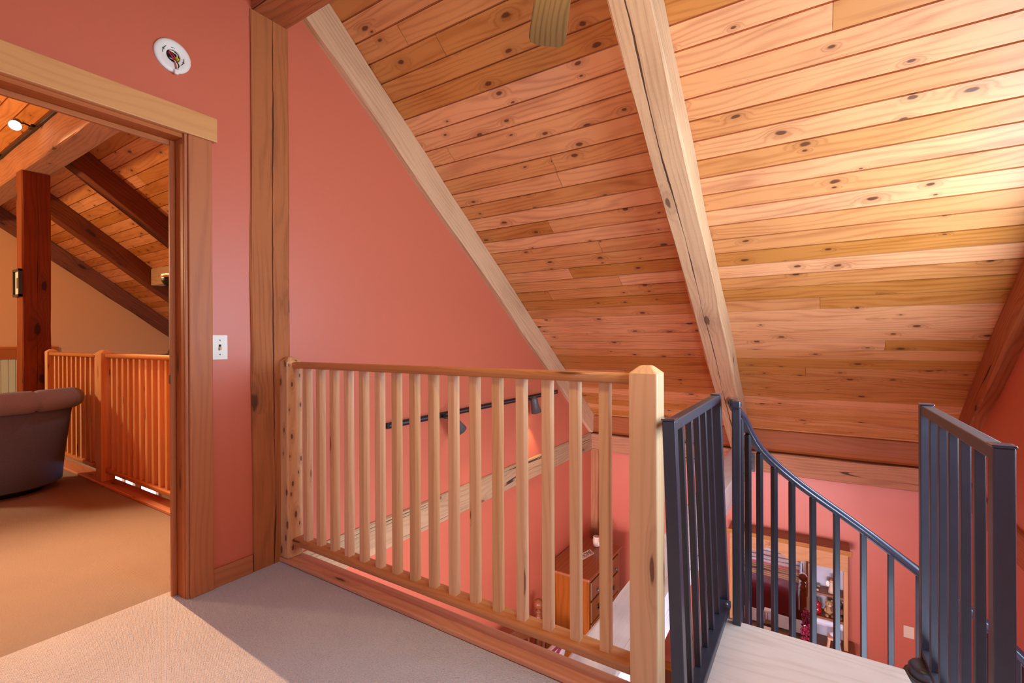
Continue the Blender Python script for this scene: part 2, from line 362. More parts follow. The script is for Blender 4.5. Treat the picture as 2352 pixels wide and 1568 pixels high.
    def tube(s, path, r, n=10, **k):
        return s.sweep(path, [(r*math.cos(2*PI*i/n), r*math.sin(2*PI*i/n)) for i in range(n)], **k)
    def sphere(s, c, r, n=16, sq=(1, 1, 1), rnd=0.3):
        pr = [(r*math.sin(PI*i/n)*1.0+1e-5, -r*math.cos(PI*i/n)) for i in range(n+1)]
        m = Matrix.Translation(Vector(c)) @ Matrix.Diagonal((sq[0], sq[1], sq[2], 1))
        return s.lathe(pr, n, (0, 0, 0), rnd, m)
    def build(s, name, mat, parent=None, loc=(0, 0, 0), rot=(0, 0, 0), bevel=0.0, seg=2, subsurf=0):
        me = bpy.data.meshes.new(name)
        me.from_pydata(s.v, [], s.f); me.update()
        ul = me.uv_layers.new(name='uv'); k = 0
        for uvs in s.uv:
            for t in uvs: ul.data[k].uv = t; k += 1
        at = me.attributes.new('rnd', 'FLOAT', 'FACE'); at.data.foreach_set('value', s.r)
        me.polygons.foreach_set('use_smooth', s.sm)
        me.materials.append(mat)
        bm = bmesh.new(); bm.from_mesh(me); bmesh.ops.remove_doubles(bm, verts=bm.verts, dist=1e-5)
        bmesh.ops.recalc_face_normals(bm, faces=bm.faces)
        bm.to_mesh(me); bm.free()
        o = bpy.data.objects.new(name, me); COL.objects.link(o)
        o.location = loc; o.rotation_euler = rot
        if parent is not None: o.parent = parent
        if bevel:
            b = o.modifiers.new('bevel', 'BEVEL'); b.width = bevel; b.segments = seg; b.limit_method = 'ANGLE'; b.angle_limit = R(40)
        if subsurf:
            b = o.modifiers.new('sub', 'SUBSURF'); b.levels = subsurf; b.render_levels = subsurf
        return o

def tag(o, label, cat, group=None):
    o['label'] = label; o['category'] = cat
    if group: o['group'] = group
    return o
def thing(name, label, cat, loc=(0, 0, 0), rot=(0, 0, 0), group=None):
    o = bpy.data.objects.new(name, None); COL.objects.link(o); o.location = loc; o.rotation_euler = rot
    o.empty_display_size = 0.1
    return tag(o, label, cat, group)
def struct(o): o['kind'] = 'structure'; return o
def one(name, lo, hi, mat, parent=None, grain='x', bevel=0.0, **k):
    return MB().box(lo, hi, grain).build(name, mat, parent, bevel=bevel, **k)

def timber(name, p0, p1, w, h, mat, up=(0, 0, 1), jit=0.004, ch=0.008, parent=None, seed=0, ends=None):
    """hewn timber from p0 to p1; w across, h along up; slightly uneven arrises"""
    p0 = Vector(p0); p1 = Vector(p1); d = p1-p0; L = d.length; t = d.normalized(); u = Vector(up)
    sd = t.cross(u).normalized(); u = sd.cross(t).normalized()
    a, b = w/2, h/2
    sec = [(-a+ch, -b), (a-ch, -b), (a, -b+ch), (a, b-ch), (a-ch, b), (-a+ch, b), (-a, b-ch), (-a, -b+ch)]
    per = [0]
    for i in range(8): per.append(per[-1]+math.dist(sec[i], sec[(i+1) % 8]))
    n = max(2, int(L/0.18)); mb = MB(); rnd = random.random()
    for i in range(n+1):
        s_ = L*i/n
        for k, (x, y) in enumerate(sec):
            q = noise.noise_vector(Vector((s_*1.7+seed*9.1, k//2*3.3+seed, 0.5)))*jit*2
            q2 = noise.noise_vector(Vector((s_*7+seed*3.7, k*2.1, 4.5)))*jit*0.7
            mb.v.append(tuple(p0+t*s_+sd*(x+q.x+q2.x)+u*(y+q.y+q2.y)))
    for i in range(n):
        for k in range(8):
            w_ = (k+1) % 8
            mb.f.append((i*8+k, i*8+w_, (i+1)*8+w_, (i+1)*8+k)); mb.r.append(rnd); mb.sm.append(False)
            mb.uv.append([(L*i/n, per[k]), (L*i/n, per[k+1]), (L*(i+1)/n, per[k+1]), (L*(i+1)/n, per[k])])
    for i, rev in ((0, True), (n, False)):
        idx = [i*8+k for k in range(8)]
        mb.f.append(tuple(idx[::-1] if rev else idx)); mb.r.append(rnd); mb.sm.append(False)
        mb.uv.append([(sec[k % 8][0]*0.3, sec[k % 8][1]) for k in (range(7, -1, -1) if rev else range(8))])
    return mb.build(name, mat, parent)

# ------------------------------------------------------------------ setting
XW = -2.338          # face of the red wall
XR = 1.02            # face of the right wall
YF = 5.50            # far wall
ZF = -2.63           # bedroom floor
XE = -9.60           # end wall of the sitting room
SL = 0.747           # roof slope
ZC = 4.29            # z of ceiling at y = 0
ZB = 4.02            # z of rafter undersides at y = 0
YRG = -1.0           # ridge
def roof(y): return ZC-SL*y if y > YRG else ZC-SL*(2*YRG-y)
CS, SN = 1/math.hypot(1, SL), SL/math.hypot(1, SL)

def ceiling():
    mb = MB(); P = 0.1235; g = 0.0045
    for side in (1, -1):
        y0 = YRG; z0 = ZC-SL*YRG
        total = (5.62-YRG)/CS
        nb = int(total/P)+1
        for i in range(nb):
            s0, s1 = i*P+g, (i+1)*P-g
            def pt(s, up): return (y0+side*(s*CS+up*SN), z0-s*SN+up*CS)
            xs = [XE-0.1]
            while xs[-1] < XR+0.1: xs.append(xs[-1]+random.uniform(3.5, 8.5))
            xs[-1] = XR+0.1
            for a, b in zip(xs, xs[1:]):
                r = random.random(); a += 0.001; b -= 0.001
                A, B, C_, D = pt(s0, 0), pt(s1, 0), pt(s1, 0.015), pt(s0, 0.015)
                mb.quadpts([(a, *A), (b, *A), (b, *B), (a, *B)], [(a, 0), (b, 0), (b, P), (a, P)], r)
                mb.quadpts([(a, *B), (b, *B), (b, *C_), (a, *C_)], [(a, P), (b, P), (b, P+.01), (a, P+.01)], r)
                mb.quadpts([(a, *A), (a, *D), (b, *D), (b, *A)], [(a, 0), (a, .01), (b, .01), (b, 0)], r)
            A, B = pt(i*P, 0.0155), pt((i+1)*P, 0.0155)
            mb.quadpts([(XE-.1, *A), (XR+.1, *A), (XR+.1, *B), (XE-.1, *B)], [(0, 0), (1, 0), (1, .1), (0, .1)], 0.5)
            A, B = pt(i*P, 0.06), pt((i+1)*P, 0.06)
            mb.quadpts([(XE-.1, *A), (XR+.1, *A), (XR+.1, *B), (XE-.1, *B)], [(0, 0), (1, 0), (1, .1), (0, .1)], 0.5)
    struct(mb.build('ceiling', M['ceiling']))
ceiling()

# floors
def slab(name, lo, hi, mat): return struct(MB().box(lo, hi).build(name, mat))
slab('floor', (-2.47, -7.0, -0.06), (XR, 1.40, 0.0), M['carpet'])
slab('floor_sitting_room', (XE, -7.0, -0.06), (-2.47, 1.40, 0.0), M['carpet2'])
slab('ceiling_below_loft', (XE, -7.0, -0.22), (XR, 1.40, -0.06), M['plaster'])
struct(MB().box((XE, 1.40, -0.22), (-2.47, 1.50, -0.001)).build('trim_1', M['trim']))
struct(MB().box((-2.338, 1.40, -0.22), (-0.34, 1.50, -0.001)).build('trim_2', M['trim']))
struct(MB().box((0.36, 1.40, -0.22), (XR, 1.50, 0.015)).build('trim_3', M['trim']))
slab('floor_bedroom', (XW, -7.0, ZF-0.1), (XR, YF, ZF), M['carpet3'])
slab('floor_below_sitting_room', (XE, -7.0, ZF-0.1), (XW-0.13, YF, ZF), M['carpet3'])

# walls
def wall_yz(name, polys, x0, x1, mat):
    mb = MB()
    for p in polys: mb.prism(p, 'x', x0, x1, 'y', 0.5)
    return struct(mb.build(name, mat))
rf = lambda y: roof(y)+0.01
dY0, dY1, dZ = 0.12, 0.984, 2.045
wall_yz('wall_left', [[(-7, -0.06), (dY0, -0.06), (dY0, rf(dY0)), (YRG, rf(YRG)), (-7, rf(-7))],
                      [(dY0, dZ), (dY1, dZ), (dY1, rf(dY1)), (dY0, rf(dY0))],
                      [(dY1, -0.06), (YF, -0.06), (YF, rf(YF)), (dY1, rf(dY1))],
                      [(-7, ZF), (YF, ZF), (YF, -0.06), (-7, -0.06)]], -2.468, XW, M['wall'])
wall_yz('wall_right', [[(-7, ZF), (YF, ZF), (YF, rf(YF)), (YRG, rf(YRG)), (-7, rf(-7))]], XR, XR+0.12, M['wall'])
wall_yz('wall_end', [[(-7, ZF), (2.92, ZF), (2.92, rf(2.92)), (YRG, rf(YRG)), (-7, rf(-7))],
                     [(2.92, ZF), (3.62, ZF), (3.62, -1.95), (2.92, -1.95)],
                     [(2.92, -0.95), (3.62, -0.95), (3.62, rf(3.62)), (2.92, rf(2.92))],
                     [(3.62, ZF), (YF, ZF), (YF, rf(YF)), (3.62, rf(3.62))]], XE-0.12, XE, M['wall2'])
struct(MB().box((XW, YF, ZF), (XR, YF+0.12, roof(YF)+.02), 'x', 0.5).build('wall_far', M['wall']))
struct(MB().box((XE, YF, ZF), (-2.468, YF+0.12, roof(YF)+.02), 'x', 0.5).build('wall_far_sitting_room', M['wall2']))
struct(MB().box((XE, -4.82, ZF), (XR, -4.70, roof(-4.7)+.05), 'x', 0.5).build('wall_back', M['wall']))
# baseboards
struct(MB().box((XW, 1.081, 0), (XW+0.016, 1.262, 0.087), 'y').build('baseboard_left', M['trim'], bevel=0.003))
struct(MB().box((XW, YF-0.016, ZF), (XR, YF, ZF+0.092), 'x').build('baseboard_far', M['trim'], bevel=0.003))

# door_1: cased opening to the sitting room
def door():
    d = struct(bpy.data.objects.new('door_1', None)); COL.objects.link(d)
    T = M['trim']
    one('side_casing', (XW, 0.984, 0), (XW+0.022, 1.081, 2.045), T, d, 'z', 0.004)
    one('side_casing', (XW, 0.012, 0), (XW+0.022, 0.109, 2.045), T, d, 'z', 0.004)
    one('head_casing', (XW, -0.01, 2.045), (XW+0.028, 1.102, 2.155), M['trim2'], d, 'y', 0.004)
    one('jamb', (-2.425, 0.970, 0), (XW+0.001, 0.984, 2.045), T, d, 'z', 0.002)
    one('jamb', (-2.47, 0.12, 0), (XW+0.001, 0.138, 2.045), T, d, 'z', 0.002)
    one('jamb_edge', (XW+0.001, 0.972, 0), (XW+0.012, 0.984, 2.045), T, d, 'z', 0.002)
    one('head_jamb', (-2.425, 0.138, 2.027), (XW+0.001, 0.970, 2.045), T, d, 'y', 0.002)
    one('door_stop', (-2.425, 0.948, 0), (-2.408, 0.970, 2.027), T, d, 'z', 0.003)
    one('door_stop', (-2.425, 0.138, 2.005), (-2.408, 0.948, 2.027), T, d, 'y', 0.003)
    mb = MB()
    mb.box((-2.423, 0.9455, 0.945), (-2.412, 0.948, 0.985))
    mb.build('strike_plate', M['brass'], d)
door()

# window_1 in the lower end wall
def window():
    d = struct(bpy.data.objects.new('window_1', None)); COL.objects.link(d)
    mb = MB()
    for (a, b, c, e) in ((2.92, 3.62, -1.95, -1.9), (2.92, 3.62, -1.0, -0.95), (2.92, 2.965, -1.9, -1.0), (3.575, 3.62, -1.9, -1.0), (3.10, 3.115, -1.9, -1.0), (3.245, 3.33, -1.9, -1.0)):
        mb.box((XE-0.1, a, c), (XE+0.02, b, e))
    mb.build('window_frame', M['trim'], d)
    MB().box((XE-0.06, 2.965, -1.9), (XE-0.055, 3.575, -1.0)).build('pane', M['glass'], d)
window()
def frame_on(name, axis, c, a0, a1, z0, z1, d):
    # casing and glazing bars added around an out-of-view area light on a side wall (axis 'x') or the back wall (axis 'y')
    w = struct(bpy.data.objects.new(name, None)); COL.objects.link(w)
    mb = MB(); t = 0.07
    for (p, q, r_, s_) in ((a0-t, a1+t, z1, z1+t), (a0-t, a1+t, z0-t, z0), (a0-t, a0, z0, z1), (a1, a1+t, z0, z1), ((a0+a1)/2-.02, (a0+a1)/2+.02, z0, z1)):
        lo, hi = sorted((c, c+d))
        if axis == 'x': mb.box((lo, p, r_), (hi, q, s_), 'y')
        else: mb.box((p, lo, r_), (q, hi, s_), 'x')
    mb.build('window_frame', M['trim'], w, bevel=0.003)
frame_on('window_2', 'x', XR, 1.2, 3.3, 0.725, 1.875, -0.02)
frame_on('window_3', 'x', XR, 0.55, 2.05, -2.1, -0.6, -0.02)
frame_on('window_4', 'y', -4.70, -2.14, 0.86, 0.8, 2.8, 0.02)
frame_on('bedroom_fill_frame', 'y', -4.70, -2.0, 0.4, -2.05, -0.55, 0.02)  # added frame around the bedroom fill light
# wainscot on the end wall
struct(one('trim_4', (XE, 1.2, 0.90), (XE+0.035, 2.3, 1.07), M['trim'], None, 'y', 0.004))
def bead():
    mb = MB(); y = 1.2
    while y < 2.3:
        mb.box((XE, y+0.002, 0.0), (XE+0.015, y+0.07, 0.90), 'z'); y += 0.072
    struct(mb.build('trim_5', M['bead'], bevel=0.002))
bead()

# ------------------------------------------------------------------ timber frame
def rafter(xc, w, label, mat, seed, y1=5.45, group=None):
    hp = (ZC-ZB)*CS
    c = ZB+(ZC-ZB)/2+0.004
    y0 = 1.4
    o = timber('rafter', (xc, y0, c-SL*y0), (xc, y1, c-SL*y1), w, hp, mat, up=(0, SN, CS), seed=seed, jit=0.005)
    # seat cut: trim the foot off flat on the plate
    bm = bmesh.new(); bm.from_mesh(o.data)
    bmesh.ops.bisect_plane(bm, geom=bm.verts[:]+bm.edges[:]+bm.faces[:], plane_co=(0, 0, 0.012), plane_no=(0, 0, -1), clear_outer=True)
    bmesh.ops.holes_fill(bm, edges=[e for e in bm.edges if e.is_boundary])
    bm.to_mesh(o.data); bm.free()
    return tag(o, label, 'beam', group)
rafter(-2.395, 0.20, 'pale weathered rafter running down along the top of the red wall', M['rafter'], 1, group='rafters under the plank ceiling')
rafter(-0.663, 0.182, 'broad free-standing rafter crossing the middle of the plank ceiling', M['rafter'], 2, group='rafters under the plank ceiling')
rafter(1.04, 0.19, 'reddish rough rafter against the deep red wall on the right', M['redbeam'], 3, group='rafters under the plank ceiling')
rafter(-6.16, 0.18, 'sitting room rafter nearest the doorway head', M['dark_timber'], 4, group='rafters under the plank ceiling')
rafter(-7.87, 0.18, 'sitting room rafter ending at the pale header timber', M['dark_timber'], 5, group='rafters under the plank ceiling')
rafter(-9.58, 0.18, 'dark rafter lying on top of the peach end wall', M['dark_timber'], 6, group='rafters under the plank ceiling')

tag(timber('timber_post', (-2.426, 1.364, 0.0), (-2.426, 1.364, 2.765), 0.2, 0.204, M['post'], up=(0, 1, 0), seed=11), 'tall rough-sawn post with a long check beside the light switch', 'post')
tag(timber('overhead_beam', (-2.60, 1.366, 2.88), (XR-0.005, 1.366, 2.88), 0.188, 0.23, M['redbeam'], seed=12), 'red-brown beam overhead resting on the tall post by the switch', 'beam')
tag(timber('timber_post', (-6.395, 1.364, 0.0), (-6.395, 1.364, 2.765), 0.19, 0.204, M['post2'], up=(0, 1, 0), seed=13), 'dark cracked post in the sitting room behind the armchair', 'post')
tag(timber('overhead_beam', (XE+0.01, 1.366, 2.925), (-2.61, 1.366, 2.925), 0.188, 0.32, M['timber'], seed=14), 'sitting room overhead beam carrying the lit track light', 'beam')
tag(timber('wall_beam', (-2.395, 1.52, -0.105), (-2.395, 5.41, -0.105), 0.145, 0.205, M['greybeam'], seed=15), 'weathered beam along the red wall below the track light', 'beam')
tag(timber('wall_beam', (1.035, 1.6, -0.105), (1.035, 5.41, -0.105), 0.08, 0.205, M['redbeam'], seed=16), 'reddish beam on the right wall behind the right iron railing', 'beam')
tag(timber('tie_beam', (-0.662, 1.50, -0.103), (-0.662, 5.405, -0.103), 0.182, 0.2, M['tiebeam'], seed=17), 'bare tie beam crossing the bedroom below beside the black railing', 'beam')
tag(timber('plate_beam', (-2.32, 5.50, -0.112), (XR-0.01, 5.50, -0.112), 0.18, 0.205, M['timber'], seed=18), 'long plate beam on the far wall under the ceiling foot', 'beam')
struct(MB().prism([(5.45, 0.0), (5.56, 0.0), (5.56, 0.23), (5.425, 0.216), (5.408, 0.075), (5.418, 0.03)], 'x', -2.33, XR, 'x').build('trim_6', M['frieze'], bevel=0.01, seg=3))
tag(timber('corner_post', (-2.30, 5.47, ZF), (-2.30, 5.47, -0.215), 0.11, 0.09, M['timber'], up=(0, 1, 0), seed=19, jit=0.006), 'thin rough corner post standing behind the chest of drawers', 'post')
tag(timber('header_timber', (-7.775, 2.90, 2.04), (-6.255, 2.90, 2.04), 0.14, 0.24, M['greybeam'], seed=20), 'pale header timber between two rafters behind the torchiere lamp', 'beam')
struct(MB().prism([(5.41, 0.0), (5.56, 0.0), (5.56, 0.25), (5.425, 0.232)], 'x', XE, -2.47, 'x').build('trim_7', M['frieze']))

# toe board along the loft edge
struct(MB().box((XW, 1.398, 0.0), (-0.34, 1.500, 0.022), 'x').build('trim_8', M['toe'], bevel=0.006, seg=3))
struct(MB().box((XE, 1.385, 0.0), (-2.47, 1.500, 0.022), 'x').build('trim_9', M['toe'], bevel=0.006, seg=3))

# ------------------------------------------------------------------ wooden railings
def newel(parent, x0, x1, y0, y1, z0, z1, mat, ch=0.024):
    mb = MB(); zc = z1-ch
    r = random.random()
    mb.box((x0, y0, z0), (x1, y1, zc), 'z', r)
    i = ch*1.1
    b = [(x0, y0, zc), (x1, y0, zc), (x1, y1, zc), (x0, y1, zc)]; t = [(x0+i, y0+i, z1), (x1-i, y0+i, z1), (x1-i, y1-i, z1), (x0+i, y1-i, z1)]
    for k in range(4):
        j = (k+1) % 4
        mb.quadpts([b[k], b[j], t[j], t[k]], [(0, 0), (0, .09), (.03, .08), (.03, 0)], r)
    mb.quadpts(t, [(0, 0), (0, .05), (.015, .05), (.015, 0)], r)
    return mb.build('newel_post', mat, parent, bevel=0.007, seg=3)
def handrail(parent, x0, x1, y, z0, z1, w, mat, name='top_rail'):
    n = 24; h = (z1-z0)/2
    sec = []
    for k in range(n):
        a = 2*PI*k/n; c, s_ = math.cos(a), math.sin(a)
        sec.append((w/2*math.copysign(abs(c)**0.42, c), h*math.copysign(abs(s_)**0.42, s_)))
    zc = (z0+z1)/2; xs = [x0, x0+0.006, x0+0.02]+[x0+0.02+(x1-x0-0.02)*k/8 for k in range(1, 9)]
    return MB().sweep([(x, y, zc) for x in xs], sec, scale=[0.55, 0.9, 1.0]+[1]*8, rnd=random.random()).build(name, mat, parent)

def loft_railing():
    t = thing('wood_railing', 'pale pine balustrade with square balusters along the loft edge', 'railing', (-1.4, 1.46, 0.022))
    t.location = (0, 0, 0)
    newel(t, -2.334, -2.262, 1.405, 1.492, 0.022, 1.052, M['knotty'])
    newel(t, -0.490, -0.402, 1.427, 1.513, 0.0, 1.052, M['pine'])
    handrail(t, -2.275, -0.49, 1.463, 0.993, 1.026, 0.062, M['rail'])
    handrail(t, -2.285, -0.49, 1.467, 0.086, 0.121, 0.076, M['rail'], 'bottom_rail')
    for k in range(16):
        x = -2.178+k*(2.178-0.580)/15
        MB().box((x-0.0175, 1.4475, 0.112), (x+0.0175, 1.4825, 1.0), 'z').build('baluster', M['pine'], t, bevel=0.004)
loft_railing()

def sitting_railing():
    t = thing('wood_railing', 'honey pine balustrade in the sitting room behind the armchair', 'railing')
    newel(t, -6.27, -6.19, 1.405, 1.49, 0.022, 1.07, M['pine'])
    newel(t, -4.90, -4.77, 1.395, 1.485, 0.022, 1.07, M['pine'])
    newel(t, -2.66, -2.575, 1.40, 1.485, 0.022, 1.07, M['pine'])
    handrail(t, -6.19, -4.90, 1.445, 1.008, 1.042, 0.06, M['rail'])
    handrail(t, -4.77, -2.66, 1.445, 1.008, 1.042, 0.06, M['rail'])
    handrail(t, -6.19, -4.90, 1.45, 0.095, 0.13, 0.07, M['rail'], 'bottom_rail')
    handrail(t, -4.77, -2.66, 1.45, 0.095, 0.13, 0.07, M['rail'], 'bottom_rail')
    for a, b, n in ((-6.19, -4.90, 10), (-4.77, -2.66, 19)):
        for k in range(n):
            x = a+(b-a)*(k+1)/(n+1)
            MB().box((x-0.0175, 1.43, 0.12), (x+0.0175, 1.465, 1.018), 'z').build('baluster', M['pine'], t, bevel=0.003)
sitting_railing()

def partition():
    t = thing('wood_partition', 'upright pine plank partition with a ledge behind the sitting room balustrade', 'partition')
    mb = MB(); x = -6.3
    while x < -2.5:
        mb.box((x+0.0015, 1.585, 0.02), (x+0.106, 1.605, 0.975), 'z'); x += 0.108
    mb.build('plank_panel', M['panel'], t, bevel=0.003)
    one('ledge', (-6.3, 1.56, 0.975), (-2.49, 1.83, 1.012), M['trim'], t, 'x', 0.004)
    one('skirt', (-6.3, 1.605, 0.02), (-2.49, 1.65, 0.975), M['panel'], t, 'x')
partition()

# ------------------------------------------------------------------ small wall things
def switch():
    y0, y1, z0, z1 = 1.0825, 1.153, 1.048, 1.163
    t = thing('light_switch', 'ivory single toggle light switch on the red wall between casing and post', 'light switch', (XW, (y0+y1)/2, (z0+z1)/2))
    MB().box((0, -0.035, -0.0575), (0.006, 0.035, 0.0575)).build('cover_plate', M['white'], t, bevel=0.003)
    MB().box((0.004, -0.0055, -0.013), (0.0066, 0.0055, 0.013)).build('slot', M['dark'], t)
    MB().box((0.0, -0.0042, -0.006), (0.016, 0.0042, 0.006), mat=Matrix.Translation((0.004, 0, -0.002)) @ Matrix.Rotation(R(25), 4, 'Y')).build('toggle', M['ivory'], t, bevel=0.001)
    for z in (0.033, -0.033):
        MB().lathe([(0.0001, 0.0075), (0.0028, 0.007), (0.0032, 0.005)], 12, mat=Matrix.Translation((0, 0, z)) @ Matrix.Rotation(R(90), 4, 'Y')).build('screw', M['steel'], t)
switch()

def smoke():
    t = thing('smoke_detector_base', 'round white smoke detector base with loose wires above the doorway', 'smoke detector base', (XW, 0.932, 2.364), (0, R(90), 0))
    # local z = out of the wall, local x = down, y = +y
    MB().lathe([(0.026, 0.010), (0.030, 0.013), (0.052, 0.012), (0.060, 0.014), (0.064, 0.011), (0.069, 0.009), (0.070, 0.0), (0.026, 0.0), (0.026, 0.010)], 48).build('mounting_ring', M['white'], t)
    MB().lathe([(0.0001, 0.002), (0.0262, 0.002)], 32).build('junction_hole', M['dark'], t)
    for a in (70, 250):
        mb = MB(); c, s_ = math.cos(R(a)), math.sin(R(a))
        p = [(0.040*math.cos(R(a+d)), 0.040*math.sin(R(a+d)), 0.0134) for d in range(-26, 27, 4)]
        mb.tube(p, 0.0013, 6); mb.build('keyhole_slot', M['dark'], t)
        MB().lathe([(0.0001, 0.017), (0.003, 0.0165), (0.0042, 0.014), (0.0042, 0.012)], 14, (0.040*c, 0.040*s_, 0)).build('screw', M['steel'], t)
    MB().tube([(0.033*math.cos(R(d)), 0.033*math.sin(R(d)), 0.0134) for d in range(172, 200, 4)], 0.0012, 6).build('keyhole_slot', M['dark'], t)
    def wire(pts, mat, r=0.0019):
        P = [Vector(p) for p in pts]; out = []
        for i in range(len(P)-1):
            for k in range(6):
                f = k/6; a, b, c, d = P[max(i-1, 0)], P[i], P[i+1], P[min(i+2, len(P)-1)]
                out.append(0.5*((2*b)+(c-a)*f+(2*a-5*b+4*c-d)*f*f+(3*b-a-3*c+d)*f**3))
        out.append(P[-1]); MB().tube(out, r, 8).build('wire', mat, t)
    wire([(-0.020, -0.005, 0.004), (-0.012, -0.016, 0.012), (0.000, -0.012, 0.014), (0.008, 0.002, 0.010), (0.002, 0.010, 0.006)], M['red'])
    wire([(-0.016, -0.010, 0.006), (-0.004, -0.004, 0.014), (0.006, 0.010, 0.010), (0.012, 0.014, 0.005)], M['red'], 0.0022)
    wire([(-0.008, -0.018, 0.006), (0.004, -0.010, 0.015), (0.028, 0.002, 0.018), (0.050, 0.008, 0.018), (0.062, 0.008, 0.018)], M['red'])
    wire([(-0.022, 0.006, 0.004), (-0.018, -0.014, 0.010), (-0.010, 0.012, 0.012), (0.006, 0.018, 0.006)], M['white'])
    wire([(0.012, -0.012, 0.006), (0.022, 0.004, 0.016), (0.040, 0.012, 0.017), (0.060, 0.010, 0.018)], M['white'])
    wire([(0.016, 0.004, 0.006), (0.022, 0.010, 0.016), (0.036, 0.020, 0.016), (0.046, 0.016, 0.016), (0.062, 0.012, 0.018)], M['dark'])
    for c in ((0.010, 0.016), (0.004, 0.011)):
        MB().lathe([(0.0001, 0.022), (0.003, 0.021), (0.0048, 0.006), (0.0052, 0.003)], 12, (c[0], c[1], 0)).build('wire_nut', M['yellow'], t)
    MB().box((0.058, 0.001, 0.012), (0.078, 0.016, 0.024)).build('plug_connector', M['white'], t, bevel=0.002)
smoke()

tag(MB().box((0.656, YF-0.008, -1.556), (0.732, YF, -1.449)).build('blank_wall_plate', M['ivory'], bevel=0.003), 'ivory blank plate on the far red wall right of the oak hutch', 'wall plate')
def bracket():
    t = thing('steel_bracket', 'small black bolted steel bracket on the plate beam behind the handrail', 'bracket', (-0.545, 5.405, -0.125))
    MB().box((-0.024, -0.006, -0.095), (0.014, 0.0, 0.095)).build('plate', M['black'], t, bevel=0.001)
    for z in (-0.06, 0.0, 0.06):
        MB().lathe([(0.0001, 0.006), (0.007, 0.005), (0.008, 0.0)], 10, mat=Matrix.Translation((-0.005, -0.006, z)) @ Matrix.Rotation(R(90), 4, 'X')).build('bolt', M['steel'], t)
bracket()

# ------------------------------------------------------------------ track lights
def lamp_head(parent, base, aim, r0, r1, L, lit=True):
    """can-shaped spot head: yoke + shell + bulb"""
    base = Vector(base); d = Vector(aim).normalized()
    q = d.to_track_quat('Z', 'Y').to_matrix().to_4x4()
    m = Matrix.Translation(base) @ q
    h = MB().lathe([(0.0001, -0.35*L), (r0*0.6, -0.33*L), (r0, -0.2*L), (r0, 0.1*L), (r1, 0.65*L), (r1*0.93, 0.65*L), (r1*0.86, 0.45*L), (0.0001, 0.35*L)], 24, mat=m).build('lamp_head', M['shade'], parent)
    MB().lathe([(0.0001, 0.60*L), (r1*0.7, 0.58*L), (r1*0.85, 0.52*L), (0.0001, 0.48*L)], 20, mat=m).build('bulb', M['bulb2'] if lit else M['white'], h)
    return h
def wall_track():
    t = thing('track_light', 'black wall track with two grey spot heads on the red wall', 'track light')
    MB().box((XW, 2.125, 0.566), (XW+0.022, 4.51, 0.604), 'y').build('track', M['black'], t, bevel=0.004)
    MB().box((XW+0.018, 2.14, 0.580), (XW+0.0235, 4.50, 0.590)).build('groove', M['steel'], t)
    for y, z, aim in ((2.62, 0.585, (0.15, 0.55, -0.75)), (3.80, 0.590, (0.10, 0.22, -0.95))):
        MB().box((XW+0.02, y-0.05, z-0.014), (XW+0.045, y+0.05, z+0.016)).build('adapter', M['black'], t, bevel=0.003)
        MB().tube([(XW+0.04, y, z), (XW+0.065, y+0.01, z-0.012), (XW+0.09, y+0.04, z-0.014)], 0.008, 8).build('arm', M['black'], t)
        lamp_head(t, (XW+0.10, y+0.07, z-0.04), aim, 0.036, 0.05, 0.155)
wall_track()
spot('wall_track_lamp', (XW+0.12, 3.88, 0.46), (XW, 3.96, -0.35), 24, (1.0, 0.72, 0.45), 60, 0.6, 0.02)
spot('wall_track_lamp', (XW+0.13, 2.80, 0.47), (XW+0.4, 3.6, -1.5), 5, (1.0, 0.72, 0.45), 60, 0.6, 0.02)

def sitting_track():
    t = thing('track_light', 'black track with a glowing spot on the sitting room beam', 'track light')
    yb = 1.272
    MB().box((-8.2, yb-0.022, 3.03), (-4.6, yb, 3.065), 'x').build('track', M['black'], t, bevel=0.004)
    for x, aim, lit in ((-5.86, (0.78, -0.25, -0.62), True), (-7.05, (0.1, -0.8, -0.5), False)):
        MB().box((x-0.05, yb-0.045, 3.035), (x+0.05, yb-0.02, 3.06)).build('adapter', M['black'], t, bevel=0.003)
        MB().tube([(x, yb-0.04, 3.05), (x+0.01, yb-0.08, 3.06), (x+0.02, yb-0.11, 3.05)], 0.007, 8).build('arm', M['black'], t)
        b = Vector((x+0.03, yb-0.135, 3.04)); d = Vector(aim).normalized()
        h = lamp_head(t, b, aim, 0.03, 0.045, 0.12, lit)
        if lit:
            MB().sphere(b+d*0.08, 0.036, 14).build('bulb', M['bulb'], h)
sitting_track()
def picture():
    t = thing('picture_frame', 'small dark framed picture hung on the sitting room post', 'picture', (-6.40, 1.262, 1.70))
    mb = MB(); w, h = 0.105, 0.13
    mb.box((-w, -0.025, -h), (-w+0.02, 0, h)); mb.box((w-0.02, -0.025, -h), (w, 0, h)); mb.box((-w, -0.025, h-0.02), (w, 0, h)); mb.box((-w, -0.025, -h), (w, 0, -h+0.02))
    mb.build('frame', M['black'], t)
    MB().box((-w+0.02, -0.010, -h+0.02), (w-0.02, -0.006, h-0.02)).build('mat_board', M['white'], t)
    MB().box((-0.035, -0.012, -0.05), (0.035, -0.010, 0.05)).build('print', M['shade'], t)
picture()

